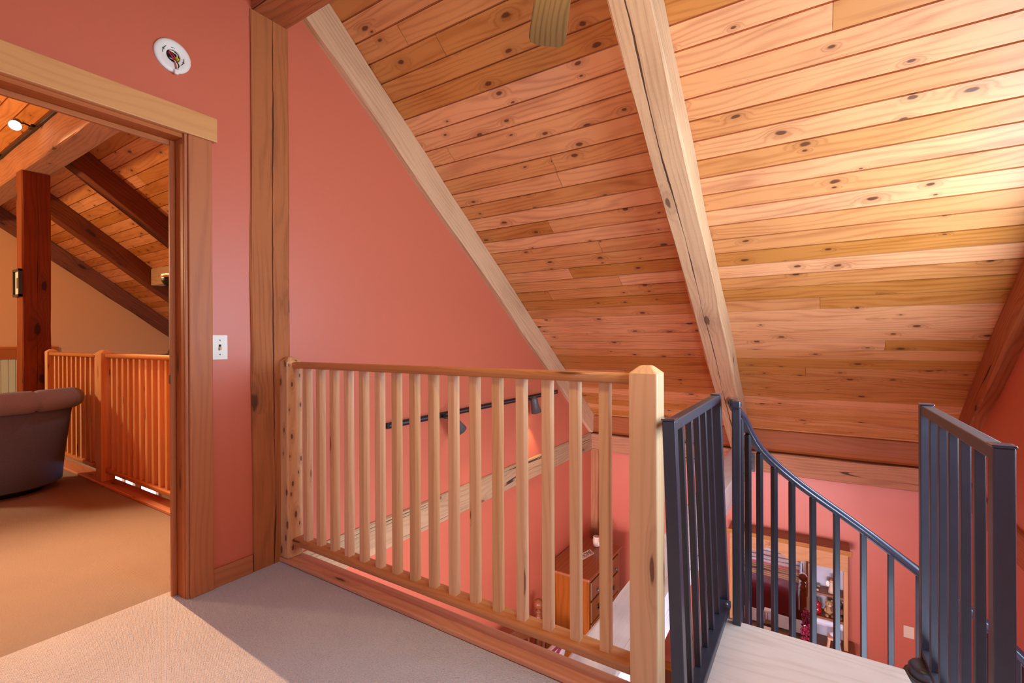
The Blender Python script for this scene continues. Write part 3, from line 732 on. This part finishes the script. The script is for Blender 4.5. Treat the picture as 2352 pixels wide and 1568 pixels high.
def torchiere():
    t = thing('torchiere_lamp', 'slim dark torchiere with upturned bowl on the partition ledge', 'lamp', (-4.275, 1.68, 1.012))
    MB().lathe([(0.0001, 0.034), (0.02, 0.034), (0.03, 0.028), (0.075, 0.022), (0.09, 0.014), (0.125, 0.010), (0.13, 0.0), (0.0001, 0.0)], 32).build('base', M['black'], t)
    MB().lathe([(0.014, 0.03), (0.016, 0.05), (0.009, 0.07), (0.009, 0.56), (0.013, 0.57)], 14).build('pole', M['black'], t)
    MB().lathe([(0.012, 0.555), (0.035, 0.565), (0.055, 0.595), (0.058, 0.625), (0.052, 0.625), (0.03, 0.59), (0.001, 0.58)], 28).build('bowl', M['black'], t)
    MB().lathe([(0.05, 0.622), (0.06, 0.63), (0.055, 0.648), (0.03, 0.655), (0.0001, 0.657)], 28).build('glass_rim', M['glassy'], t)
torchiere()
point('torchiere_bulb', (-4.275, 1.68, 1.82), 5, WARM2, 0.05)

# ------------------------------------------------------------------ ceiling fan
def fan():
    hx, hy, hz = -0.48, 1.0, 2.20
    t = thing('ceiling_fan', 'ceiling fan with one brown wood blade showing at the top beside the middle rafter', 'ceiling fan', (hx, hy, hz))
    zr = roof(hy)-hz
    MB().lathe([(0.012, 0.1), (0.012, zr)], 14).build('downrod', M['black'], t)
    MB().lathe([(0.014, zr-0.09), (0.04, zr-0.07), (0.065, zr-0.02), (0.065, zr+0.04)], 24).build('canopy', M['black'], t)
    MB().lathe([(0.0001, 0.13), (0.05, 0.125), (0.10, 0.08), (0.115, 0.03), (0.10, -0.03), (0.06, -0.05), (0.0001, -0.055)], 32).build('motor_housing', M['black'], t)
    MB().lathe([(0.04, -0.05), (0.06, -0.07), (0.085, -0.11), (0.08, -0.14), (0.05, -0.16), (0.0001, -0.165)], 28).build('light_bowl', M['glassy'], t)
    for k in range(5):
        a = 123.4+72*k
        m = Matrix.Rotation(R(a), 4, 'Z') @ Matrix.Translation((0, 0, -0.002))
        tip = 0.628
        pts = [(0.17, -0.045), (0.24, -0.05), (tip-0.045, -0.067), (tip-0.012, -0.062), (tip, -0.048), (tip-0.012, 0.03), (tip-0.035, 0.060), (tip-0.06, 0.066), (0.24, 0.05), (0.17, 0.045)]
        mb = MB()
        top = [tuple(m @ Vector((x, y, 0.006))) for x, y in pts]; bot = [tuple(m @ Vector((x, y, 0.0))) for x, y in pts]
        mb.quadpts(top, [(x, y) for x, y in pts], 0.3); mb.quadpts(bot[::-1], [(x, y+0.2) for x, y in pts[::-1]], 0.3)
        for i in range(len(pts)):
            j = (i+1) % len(pts); mb.quadpts([bot[i], bot[j], top[j], top[i]], [(0, 0), (.01, 0), (.01, .01), (0, .01)], 0.9)
        b = mb.build('blade', M['blade'], t, bevel=0.0015)
        MB().box((0.09, -0.018, 0.004), (0.22, 0.018, 0.012), mat=m).build('blade_iron', M['brass'], b)
fan()

# ------------------------------------------------------------------ iron railings and spiral stair
CX, CY = 0.30, 2.09
def iron_panel(label, loc, rot, L=0.79):
    """stands along local +y from the near post to the far post"""
    t = thing('iron_railing', label, 'railing', loc, rot, 'black iron panels beside the landing')
    I = M['iron']
    MB().box((-0.018, 0.0, 0.0), (0.018, 0.036, 0.898), 'z').build('post', I, t, bevel=0.003)
    MB().box((-0.018, L-0.036, -0.05), (0.018, L, 0.898), 'z').build('post', I, t, bevel=0.003)
    for y in (0.0, L-0.036):
        MB().box((-0.020, y-0.002, 0.898), (0.020, y+0.038, 0.904)).build('post_cap', M['gloss'], t, bevel=0.002)
    MB().box((-0.016, 0.036, 0.866), (0.016, L-0.036, 0.898), 'y').build('top_rail', I, t, bevel=0.003)
    MB().box((-0.015, 0.036, 0.022), (0.030, L-0.036, 0.048), 'y').build('bottom_rail', I, t, bevel=0.003)
    for k in range(5):
        y = 0.036+(L-0.072)*(k+1)/6
        MB().box((-0.0145, y-0.0105, 0.048), (0.006, y+0.0105, 0.868), 'z').build('baluster', I, t, bevel=0.002)
    MB().lathe([(0.0001, 0.006), (0.006, 0.005), (0.0075, 0.0)], 10, (0.018, L-0.075, 0.048)).build('bolt', M['steel'], t)
iron_panel('black iron railing panel left of the landing, next to the wood newel', (-0.328, 1.383, 0.0), (0, R(-1.9), 0))
iron_panel('black iron railing panel on the right side of the landing', (0.335, 1.405, 0.0), (0, 0, R(0.9)))

def spiral():
    t = thing('spiral_staircase', 'black iron spiral stair with curved handrail and pale wood landing', 'staircase')
    # landing platform
    mb = MB()
    mb.prism([(-0.326, 1.40), (0.34, 1.40), (0.34, 1.90), (0.262, 2.02), (0.252, 2.088), (-0.326, 2.088)], 'z', -0.042, 0.0, 'x')
    mb.build('landing', M['landing'], t, bevel=0.004)
    fr = MB(); fr.box((-0.326, 2.060, -0.09), (0.25, 2.082, -0.043)); fr.box((-0.326, 1.41, -0.09), (-0.30, 2.06, -0.043)); fr.box((0.30, 1.41, -0.09), (0.33, 1.9, -0.043))
    fr.build('landing_frame', M['iron'], t)
    MB().lathe([(0.0001, 0.018), (0.030, 0.018), (0.044, 0.014), (0.050, 0.006), (0.050, -0.05), (0.042, -0.055), (0.042, ZF), (0.0001, ZF)], 32, (CX+0.015, CY+0.03, 0)).build('centre_pole', M['iron'], t)
    MB().lathe([(0.044, 0.0), (0.062, 0.0), (0.066, -0.008), (0.066, -0.20), (0.044, -0.20)], 32, (CX+0.015, CY+0.03, -0.02)).build('collar', M['gloss'], t)
    # treads
    N = 12
    for k in range(N-1):
        a1 = R(182-30*k); a0 = R(182-30*(k+1)); z = -0.215*(k+1)
        pts = [(CX+0.05*math.cos(a0), CY+0.05*math.sin(a0))]
        for q in range(7):
            a = a0+(a1-a0)*q/6; pts.append((CX+0.60*math.cos(a), CY+0.60*math.sin(a)))
        pts.append((CX+0.05*math.cos(a1), CY+0.05*math.sin(a1)))
        MB().prism(pts, 'z', z-0.035, z, 'x').build('tread', M['landing'], t, bevel=0.003)
    # handrail: angle -> height
    tab = [(172, 0.880), (167, 0.866), (162.5, 0.835), (159.2, 0.795), (157.0, 0.748), (152.9, 0.686), (148.9, 0.645), (144.1, 0.603), (138.5, 0.555), (133.3, 0.511), (127.6, 0.464), (122.2, 0.421), (117.1, 0.382), (112.3, 0.346), (104.6, 0.286), (100.3, 0.251), (83.0, 0.114), (66.7, 0.005), (54.8, -0.086), (0, -0.49), (-60, -0.92), (-120, -1.35), (-175, -1.74)]
    def zh(a):
        for (p, q), (r_, s_) in zip(tab, tab[1:]):
            if r_ <= a <= p: return q+(s_-q)*(p-a)/(p-r_)
        return tab[-1][1]
    RH = 0.612
    path = [(-0.268, 2.052, 0.873), (-0.281, 2.09, 0.877), (-0.295, 2.14, 0.878), (-0.302, 2.19, 0.870)]
    a = 166.0
    zs = []
    angs = []
    while a >= -175: angs.append(a); a -= 3.0
    raw = [zh(x) for x in angs]
    for i in range(len(raw)):
        w = raw[max(0, i-2):i+3]; zs.append(sum(w)/len(w))
    for x, z in zip(angs, zs): path.append((CX+RH*math.cos(R(x)), CY+RH*math.sin(R(x)), z))
    n = 12; sec = []
    for k in range(n):
        b = 2*PI*k/n; c, s_ = math.cos(b), math.sin(b)
        sec.append((0.021*math.copysign(abs(c)**0.7, c), 0.016*math.copysign(abs(s_)**0.8, s_)))
    MB().sweep(path, sec).build('handrail', M['gloss'], t)
    MB().sweep([(p[0], p[1], p[2]-0.021) for p in path[1:]], [(-0.010, -0.004), (0.010, -0.004), (0.010, 0.004), (-0.010, 0.004)], smooth=False).build('rail_channel', M['iron'], t)
    # newel at the landing corner
    MB().box((-0.283, 2.052, -0.01), (-0.253, 2.082, 0.858), 'z').build('post', M['iron'], t, bevel=0.003)
    MB().box((-0.286, 2.040, 0.857), (-0.250, 2.088, 0.889)).build('rail_end_cap', M['gloss'], t, bevel=0.008, seg=3)
    # balusters
    ang = [161.5, 155.6, 147.8, 139.4, 130.4, 121, 111.4, 101.4, 92, 83, 73.5, 64, 54.5]
    while ang[-1] > -165: ang.append(ang[-1]-9.4)
    for x in ang:
        k = max(0, int((182-x)/30)); zt = -0.215*(k+1)-0.03
        zt = max(zt, ZF)
        m = Matrix.Translation((CX+RH*math.cos(R(x)), CY+RH*math.sin(R(x)), 0)) @ Matrix.Rotation(R(x), 4, 'Z')
        MB().box((-0.011, -0.011, zt), (0.011, 0.011, zh(x)-0.02), 'z', mat=m).build('baluster', M['iron_dark'], t, bevel=0.002)
spiral()

# ------------------------------------------------------------------ sitting room armchair
def armchair():
    cx, cy = -5.20, 0.90
    t = thing('barrel_armchair', 'plum-grey barrel armchair with a channelled rolled back seen from behind', 'armchair', (cx, cy, 0), (0, 0, R(180)))
    # open side faces local +x; shell spans 55..305 degrees
    a0, a1 = R(58), R(302)
    prof_o = [(0.345, 0.05), (0.36, 0.06), (0.375, 0.25), (0.40, 0.45), (0.425, 0.67)]
    prof_i = [(0.38, 0.67), (0.345, 0.5), (0.33, 0.36), (0.325, 0.05), (0.345, 0.05)]
    n = 40; mb = MB(); mb.lathe(prof_o+prof_i, n, a0=a0, a1=a1)
    m = len(prof_o+prof_i)
    for i, rev in ((0, 1), (n, 0)):
        idx = [i*m+k for k in range(m-1)]
        mb.f.append(tuple(idx[::-1] if rev else idx)); mb.r.append(0.3); mb.sm.append(False); mb.uv.append([(0, 0)]*len(idx))
    mb.build('shell', M['sofa'], t)
    # rolled top, pinched at the channels
    path = []; sc = []
    N = 84
    for i in range(N+1):
        f = i/N; a = a0+(a1-a0)*f
        drop = 0.10*(1-math.sin(PI*f))**2
        path.append((0.412*math.cos(a), 0.412*math.sin(a), 0.70-drop*0.6))
        s_ = 1-0.20*math.exp(-((f*7-round(f*7))/0.045)**2)
        e = min(f, 1-f)*N
        if e < 4: s_ *= math.sqrt(max(0.03, 1-((4-e)/4)**2))
        sc.append(s_)
    MB().tube(path, 0.082, 16, scale=sc).build('rolled_back_pad', M['sofa_pad'], t)
    MB().lathe([(0.0001, 0.46), (0.28, 0.455), (0.32, 0.42), (0.325, 0.33), (0.30, 0.30), (0.0001, 0.30)], 36).build('seat_cushion', M['sofa_pad'], t)
    MB().lathe([(0.0001, 0.30), (0.33, 0.30), (0.34, 0.06), (0.0001, 0.06)], 36).build('base', M['sofa'], t)
    MB().lathe([(0.0001, 0.06), (0.25, 0.06), (0.26, 0.0), (0.0001, 0.0)], 30).build('swivel_foot', M['black'], t)
armchair()

# ------------------------------------------------------------------ bedroom below: chest of drawers
def chest():
    X0, X1, Y0, Y1, ZT = -2.325, -1.865, 4.235, 5.08, -1.165
    t = thing('chest_of_drawers', 'tall cherry chest of drawers against the red wall in the bedroom corner', 'chest of drawers', ((X0+X1)/2, (Y0+Y1)/2, ZF))
    ox, oy = (X0+X1)/2, (Y0+Y1)/2
    L = lambda x, y, z: (x-ox, y-oy, z-ZF)
    C = M['cherry']
    MB().box(L(X0, Y0, ZF+0.08), L(X1, Y1, ZT-0.03), 'z').build('body', C, t, bevel=0.003)
    MB().box(L(X0-0.004, Y0-0.035, ZT-0.03), L(X1+0.035, Y1+0.03, ZT), 'y').build('top', C, t, bevel=0.010, seg=3)
    MB().box(L(X0, Y0-0.012, ZF), L(X1+0.015, Y1+0.012, ZF+0.085), 'y').build('plinth', C, t, bevel=0.006)
    for y in (Y0, Y1-0.035):
        MB().box(L(X1, y, ZF+0.085), L(X1+0.014, y+0.035, ZT-0.03), 'z').build('pilaster', C, t, bevel=0.005)
    MB().box(L(X1, Y0, ZT-0.055), L(X1+0.018, Y1, ZT-0.03), 'y').build('cornice_mould', C, t, bevel=0.007, seg=3)
    def pull(dr, y, z):
        mb = MB(); mb.sphere((X1+0.026-ox, y-oy, z-ZF), 0.028, 14, (0.25, 1, 0.8)); mb.build('back_plate', M['brass'], dr)
        MB().tube([(X1+0.028-ox, y-oy-0.034+0.068*k/8, z-ZF-0.012-0.020*math.sin(PI*k/8)) for k in range(9)], 0.0045, 8).build('bail_pull', M['steel'], dr)
    def knob(dr, y, z):
        MB().lathe([(0.006, 0.0), (0.007, 0.014), (0.014, 0.022), (0.013, 0.030), (0.0001, 0.034)], 16, mat=Matrix.Translation((X1+0.018-ox, y-oy, z-ZF)) @ Matrix.Rotation(R(90), 4, 'Y')).build('knob', M['steel'], dr)
    a, b = Y0+0.045, Y1-0.045
    w = (b-a)/3
    for k in range(3):
        dr = MB().box(L(X1, a+w*k+0.006, -1.405), L(X1+0.019, a+w*(k+1)-0.006, -1.235), 'y').build('drawer', M['drawer'], t, bevel=0.006, seg=3)
        knob(dr, a+w*(k+0.5), -1.345 if k != 1 else -1.32)
    z = -1.42
    for h in (0.215, 0.26, 0.29, 0.30):
        dr = MB().box(L(X1, a+0.006, z-h+0.008), L(X1+0.019, b-0.006, z-0.008), 'y').build('drawer', M['drawer'], t, bevel=0.006, seg=3)
        pull(dr, a+0.17, z-h/2); pull(dr, b-0.17, z-h/2)
        z -= h
chest()

def jar():
    t = thing('candle_jar', 'cream candle in a glass jar on the cherry chest', 'jar', (-2.07, 4.95, -1.165))
    MB().lathe([(0.0001, 0.002), (0.036, 0.002), (0.040, 0.008), (0.041, 0.078), (0.036, 0.086), (0.033, 0.092), (0.036, 0.096), (0.036, 0.108), (0.033, 0.108), (0.033, 0.094), (0.0001, 0.09)], 28).build('wax_filled_glass', M['cream'], t)
    MB().box((0.030, -0.026, 0.02), (0.0425, 0.0, 0.06)).build('label_patch', M['white'], t)
    MB().tube([(0.037*math.cos(a*PI/12), 0.037*math.sin(a*PI/12), 0.102) for a in range(24)], 0.003, 6, closed=True, cap=False).build('rim', M['white'], t)
jar()

def home_sign():
    t = thing('word_block', 'small pale HOME block propped on the cherry chest', 'sign', (-2.035, 4.66, -1.165), (R(-62), 0, R(78)))
    MB().box((-0.105, 0.0, 0), (0.105, 0.016, 0.068)).build('block', M['cream'], t, bevel=0.002)
    cu = bpy.data.curves.new('letters', 'FONT'); cu.body = 'HOME'; cu.size = 0.062; cu.align_x = 'CENTER'; cu.align_y = 'CENTER'; cu.extrude = 0.002; cu.space_character = 1.05
    tmp = bpy.data.objects.new('letters', cu); COL.objects.link(tmp)
    bpy.context.view_layer.update()
    me = bpy.data.meshes.new_from_object(tmp.evaluated_get(bpy.context.evaluated_depsgraph_get()))
    bpy.data.objects.remove(tmp)
    o = bpy.data.objects.new('letters', me); COL.objects.link(o); o.parent = t
    me.materials.clear(); me.materials.append(M['shade'])
    o.rotation_euler = (R(90), 0, 0); o.location = (0, -0.001, 0.034)
home_sign()

# ------------------------------------------------------------------ bed
def bed():
    X0, X1, Y0, Y1 = -2.26, -0.14, 2.46, 3.90
    t = thing('bed', 'ball-post bed with spindle headboard standing against the red wall', 'bed', (0, 0, ZF))
    def P(z): return z-ZF
    W_ = M['bedwood']
    def post(x, y, zt):
        h = zt-ZF
        MB().lathe([(0.0001, h+0.047), (0.018, h+0.043), (0.034, h+0.032), (0.045, h+0.012), (0.047, h-0.004), (0.042, h-0.024), (0.028, h-0.04), (0.016, h-0.05), (0.015, h-0.056), (0.028, h-0.064), (0.032, h-0.074), (0.026, h-0.086), (0.018, h-0.092), (0.024, h-0.10), (0.033, h-0.115), (0.036, h-0.14), (0.028, h-0.16), (0.036, h-0.18), (0.036, 0.30), (0.030, 0.26), (0.036, 0.2), (0.03, 0.05), (0.026, 0.0), (0.0001, 0.0)], 24, (x, y, 0)).build('post', W_, t)
    post(X0+0.04, Y0, -1.36); post(X0+0.04, Y1, -1.36)
    post(X1, Y0, -1.75); post(X1, Y1, -1.75)
    for x, zt, zl, ar in ((X0+0.04, -1.60, -2.02, 0.20), (X1, -1.98, -2.28, 0.06)):
        n = 20; mb = MB()
        path = [(x, Y0+0.03+(Y1-Y0-0.06)*k/n, P(zt)+ar*math.sin(PI*k/n)) for k in range(n+1)]
        mb.sweep(path, [(-0.014, -0.05), (0.014, -0.05), (0.014, 0.05), (-0.014, 0.05)], smooth=False)
        hb = mb.build('arched_rail', W_, t, bevel=0.006)
        one('cross_rail', (x-0.014, Y0+0.03, P(zl)-0.05), (x+0.014, Y1-0.03, P(zl)+0.05), W_, t, 'y', 0.005)
        for k in range(1, 9):
            y = Y0+0.03+(Y1-Y0-0.06)*k/9; zt2 = P(zt)+ar*math.sin(PI*k/9)-0.045; h0 = P(zl)+0.045; H = zt2-h0
            MB().lathe([(0.008, h0), (0.012, h0+H*0.15), (0.018, h0+H*0.3), (0.010, h0+H*0.42), (0.016, h0+H*0.5), (0.010, h0+H*0.58), (0.017, h0+H*0.75), (0.008, h0+H)], 12, (x, y, 0)).build('spindle', W_, t)
    one('side_rail', (X0+0.06, Y0-0.015, P(-2.32)), (X1-0.03, Y0+0.015, P(-2.16)), W_, t, 'x', 0.004)
    one('side_rail', (X0+0.06, Y1-0.015, P(-2.32)), (X1-0.03, Y1+0.015, P(-2.16)), W_, t, 'x', 0.004)
    MB().box((X0+0.07, Y0+0.02, P(-2.24)), (X1-0.04, Y1-0.02, P(-1.99))).build('mattress', M['cloth'], t, bevel=0.05, seg=4)
    # quilt, a top-level thing of its own
    nx, ny = 40, 46; mb = MB()
    ztop = -1.965; rows = []
    W2 = (Y1-Y0)/2+0.035; yc = (Y0+Y1)/2
    half = W2+0.30
    for i in range(nx+1):
        x = X0+0.62+(X1-0.055-X0-0.62)*i/nx; row = []
        for j in range(ny+1):
            s_ = -half+2*half*j/ny
            if abs(s_) < W2-0.05: y, z = s_, 0
            elif abs(s_) < W2+0.03:
                a = (abs(s_)-W2+0.05)/0.08*PI/2; y = math.copysign(W2-0.05+0.05*math.sin(a), s_); z = -0.05*(1-math.cos(a))
            else: y = math.copysign(W2+0.008*math.sin(x*17), s_); z = -0.05-(abs(s_)-W2-0.03)
            z += 0.012*noise.noise(Vector((x*4, s_*4, 1)))+0.006*noise.noise(Vector((x*11, s_*11, 3)))
            row.append(((x, yc+y, ztop+z), (x, s_+half)))
        rows.append(row)
    for i in range(nx):
        for j in range(ny):
            q = [rows[i][j], rows[i+1][j], rows[i+1][j+1], rows[i][j+1]]
            mb.quadpts([p[0] for p in q], [p[1] for p in q], 0.3, True)
    q = mb.build('quilt', M['quilt']); so = q.modifiers.new('thick', 'SOLIDIFY'); so.thickness = 0.018; so.offset = 1
    tag(q, 'burgundy and cream striped quilt spread over the bed', 'quilt')
    for k, y in enumerate((2.82, 3.58)):
        mb = MB(); n = 16
        def S_(i, j, sgn):
            u, v = -1+2*i/n, -1+2*j/n
            h = 0.085*(max(0, (1-u**4)*(1-v**4)))**0.5
            return (u*0.20*(1-0.06*v*v), v*0.33*(1-0.06*u*u), sgn*h)
        for sgn in (1, -1):
            for i in range(n):
                for j in range(n):
                    c = [(i, j), (i+1, j), (i+1, j+1), (i, j+1)]
                    if sgn < 0: c = c[::-1]
                    pts = [S_(a, b, sgn) for a, b in c]
                    mb.quadpts(pts, [(p[0], p[1]) for p in pts], 0.3, True)
        p = mb.build('pillow', M['pillow'], None, (X0+0.235, y, -1.775), (0, R(-62), 0))
        tag(p, ('striped pillow on the side of the bed nearest the balustrade', 'striped pillow on the side of the bed nearest the cherry chest')[k], 'pillow', 'pillows on the bed')
bed()

# ------------------------------------------------------------------ oak hutch with mirror
def hutch():
    YB, YFt = YF-0.015, 5.30
    X0, X1, ZT = -0.755, 0.245, -0.80
    t = thing('oak_hutch', 'honey oak hutch with arched mirror and open shelves on the far wall', 'hutch', (0, 0, 0))
    K = M['oak']; Z1 = -1.73
    one('side_panel', (X0, YFt+0.02, Z1), (X0+0.03, YB, ZT-0.06), K, t, 'z', 0.003)
    one('side_panel', (X1-0.035, YFt+0.02, Z1), (X1-0.005, YB, ZT-0.06), K, t, 'z', 0.003)
    one('side_panel', (-0.05, YFt+0.02, Z1), (-0.03, YB, ZT-0.06), K, t, 'z', 0.003)
    one('back_panel', (X0+0.03, YB-0.01, Z1), (X1-0.035, YB, ZT-0.06), M['backing'], t, 'z')
    one('top_board', (X0-0.01, YFt-0.015, ZT-0.03), (X1+0.01, YB, ZT), M['shelf'], t, 'x', 0.003)
    mb = MB()
    mb.prism([(YFt-0.035, ZT), (YFt-0.02, ZT), (YFt+0.02, ZT-0.06), (YFt+0.012, ZT-0.07), (YFt-0.012, ZT-0.035)], 'x', X0-0.03, X1+0.03, 'x')
    mb.build('cornice', K, t, bevel=0.004)
    # arched frieze board in front
    z_f = lambda x: -0.955+0.055*math.exp(-((x+0.70)/0.10)**2)*0.0
    top = ZT-0.05; pts = [(X0, top), (X1-0.005, top), (X1-0.005, -1.0), (-0.05, -1.0)]
    arch = []
    for k in range(25):
        x = -0.05-0.67*k/24; f = k/24
        arch.append((x, -0.955-0.05*abs(math.cos(PI*f))**3*(1 if f < 0.5 else 0.3)+0.028*math.cos(2*PI*(f-0.5)*2)))
    pts += arch+[(X0+0.03, -1.0), (X0, -1.0)]
    MB().prism(pts, 'y', YFt, YFt+0.02, 'x').build('frieze', K, t, bevel=0.002)
    # raised carving
    mb = MB()
    for i in range(5):
        a = i*1.25; mb.tube([(-0.40+0.025*math.cos(a)*k/4+0.008*math.sin(k), YFt-0.002, -0.885+0.022*math.sin(a)*k/4) for k in range(5)], 0.004, 6)
    mb.build('carved_spray', K, t)
    one('stile', (X0, YFt, Z1), (X0+0.036, YFt+0.02, -1.0), K, t, 'z', 0.003)
    one('stile', (X1-0.04, YFt, Z1), (X1-0.005, YFt+0.02, -1.0), K, t, 'z', 0.003)
    one('stile', (-0.058, YFt, Z1), (-0.03, YFt+0.02, -1.0), K, t, 'z', 0.003)
    one('mirror', (X0+0.032, YFt+0.012, -1.69), (-0.052, YFt+0.018, -0.85), M['mirror'], t, 'z')
    for z in (-1.255, -1.475):
        one('shelf', (-0.03, YFt+0.005, z-0.018), (X1-0.035, YB-0.01, z), M['shelf'], t, 'x', 0.003)
    # counter and lower cupboard
    one('counter_top', (X0-0.05, 4.98, Z1-0.035), (X1+0.05, YB, Z1), M['shelf'], t, 'x', 0.008)
    one('lower_cabinet', (X0-0.03, 5.02, ZF), (X1+0.03, YB, Z1-0.035), K, t, 'z', 0.004)
    for k in range(3):
        xa = X0+0.0+(X1-X0)*k/3+0.01; xb = X0+(X1-X0)*(k+1)/3-0.01
        dr = one('drawer', (xa, 5.003, Z1-0.20), (xb, 5.02, Z1-0.05), K, t, 'x', 0.005)
        MB().sphere(((xa+xb)/2, 4.99, Z1-0.125), 0.014, 12).build('knob', M['brass'], dr)
        d2 = one('door', (xa, 5.003, ZF+0.09), (xb, 5.02, Z1-0.215), K, t, 'z', 0.005)
        MB().sphere((xb-0.03, 4.99, -2.1), 0.014, 12).build('knob', M['brass'], d2)
hutch()

def hutch_items():
    # plush bears on the lower shelf
    def bear(x, y, z, s_, mat, label, lean=0):
        t = thing('plush_bear', label, 'soft toy', (x, y, z), (0, 0, R(lean)), 'plush bears on the hutch')
        k = s_
        mb = MB(); mb.sphere((0, 0, 0.060*k), 0.052*k, 14, (0.9, 0.8, 1.1)); mb.sphere((0, -0.005*k, 0.138*k), 0.040*k, 14); mb.build('body', mat, t)
        for sx in (-1, 1):
            MB().sphere((sx*0.030*k, 0, 0.170*k), 0.015*k, 10, (1, 0.6, 1)).build('ear', mat, t)
            MB().sphere((sx*0.042*k, -0.03*k, 0.075*k), 0.019*k, 10, (0.8, 1.3, 1.5)).build('arm', mat, t)
            MB().sphere((sx*0.032*k, -0.048*k, 0.018*k), 0.022*k, 10, (0.9, 1.5, 0.8)).build('leg', mat, t)
            MB().sphere((sx*0.014*k, -0.040*k, 0.146*k), 0.0045*k, 8).build('eye', M['dark'], t)
        MB().sphere((0, -0.038*k, 0.128*k), 0.017*k, 10, (1, 0.8, 0.8)).build('muzzle', M['cream'], t)
    bear(0.095, 5.375, -1.475, 0.80, M['teddy'], 'tan plush bear sitting left of its mate on the hutch shelf', 12)
    bear(0.160, 5.385, -1.475, 0.95, M['teddy2'], 'taller brown plush bear at the right end of the hutch shelf', -8)
    t = thing('lidded_jar', 'shiny red lidded jar beside the plush bears on the hutch', 'jar', (0.005, 5.36, -1.475))
    MB().lathe([(0.0001, 0), (0.022, 0), (0.034, 0.015), (0.037, 0.04), (0.030, 0.062), (0.024, 0.068)], 24).build('body', M['redjar'], t)
    MB().lathe([(0.026, 0.068), (0.032, 0.074), (0.031, 0.095), (0.02, 0.112), (0.006, 0.118), (0.008, 0.126), (0.0001, 0.130)], 24).build('lid', M['redjar'], t)
    # egg shaped stones and a small figure on the upper shelf
    for (x, y, lb) in ((-0.002, 5.34, 'pale oval trinket at the front of the upper hutch shelf'), (0.008, 5.42, 'pale oval trinket at the back of the upper hutch shelf')):
        tag(MB().sphere((x, y, -1.255+0.011), 0.017, 14, (1.15, 0.8, 0.65)).build('oval_trinket', M['cream']), lb, 'trinket', 'oval trinkets on the hutch')
    t = thing('figurine', 'small white figurine standing on the upper hutch shelf', 'figurine', (0.115, 5.37, -1.255))
    MB().lathe([(0.0001, 0.0), (0.028, 0.0), (0.024, 0.03), (0.014, 0.07), (0.018, 0.085), (0.010, 0.10)], 18).build('robe', M['cream'], t)
    MB().sphere((0, 0, 0.116), 0.018, 12).build('head', M['cream'], t)
    MB().lathe([(0.019, 0.118), (0.016, 0.136), (0.0001, 0.142)], 14).build('hair', M['shelf'], t)
    for sx in (-1, 1): MB().sphere((sx*0.028, 0.008, 0.075), 0.02, 10, (1, 0.3, 1.4)).build('wing', M['white'], t)
    # cloth hanging from the lower shelf
    mb = MB(); n = 24
    for i in range(n):
        x0, x1 = -0.03+0.232*i/n, -0.03+0.232*(i+1)/n; f = lambda x: 5.298+0.003*math.sin(x*90)
        e = lambda i_: -1.548-0.004*(i_ % 2)
        mb.quadpts([(x0, f(x0), e(i)), (x1, f(x1), e(i+1)), (x1, f(x1), -1.494), (x0, f(x0), -1.494)], [(x0, 0), (x1, 0), (x1, .05), (x0, .05)], 0.3, True)
    o = mb.build('lace_runner', M['cloth']); so = o.modifiers.new('thick', 'SOLIDIFY'); so.thickness = 0.003
    tag(o, 'white lace runner edging the lower shelf of the hutch', 'cloth')
    # counter things
    t = thing('berry_garland', 'crimson berry garland on the hutch counter before the mirror', 'garland', (-0.085, 5.16, -1.73))
    mb = MB(); lf = MB()
    for i in range(70):
        a = random.uniform(0, 2*PI); r_ = random.uniform(0, 0.045); z = random.uniform(0.02, 0.20)
        mb.sphere((r_*math.cos(a), r_*math.sin(a), z), random.uniform(0.009, 0.014), 7)
    mb.build('berries', M['berry'], t)['kind'] = 'stuff'
    MB().lathe([(0.0001, 0), (0.04, 0), (0.045, 0.03), (0.02, 0.035)], 16).build('stand', M['shelf'], t)
    t = thing('patterned_tin', 'small red and white patterned tin on the hutch counter', 'tin', (-0.40, 5.13, -1.73))
    MB().box((-0.055, -0.03, 0), (0.055, 0.03, 0.075)).build('body', M['pillow'], t, bevel=0.004)
    MB().box((-0.057, -0.032, 0.075), (0.057, 0.032, 0.095)).build('lid', M['cream'], t, bevel=0.004)
    t = thing('wooden_stool', 'miniature pale wooden stool on the right of the hutch counter', 'stool', (0.13, 5.20, -1.73))
    MB().box((-0.05, -0.045, 0.135), (0.05, 0.045, 0.155), 'x').build('seat', M['pine'], t, bevel=0.004)
    for sx in (-1, 1):
        for sy in (-1, 1):
            MB().sweep([(sx*0.052, sy*0.045, 0.0), (sx*0.034, sy*0.030, 0.14)], [(-0.008, -0.008), (0.008, -0.008), (0.008, 0.008), (-0.008, 0.008)], smooth=False).build('leg', M['pine'], t)
    MB().sphere((0, 0, 0.175), 0.03, 12, (1.2, 1, 0.7)).build('cushion', M['cloth'], t)
hutch_items()
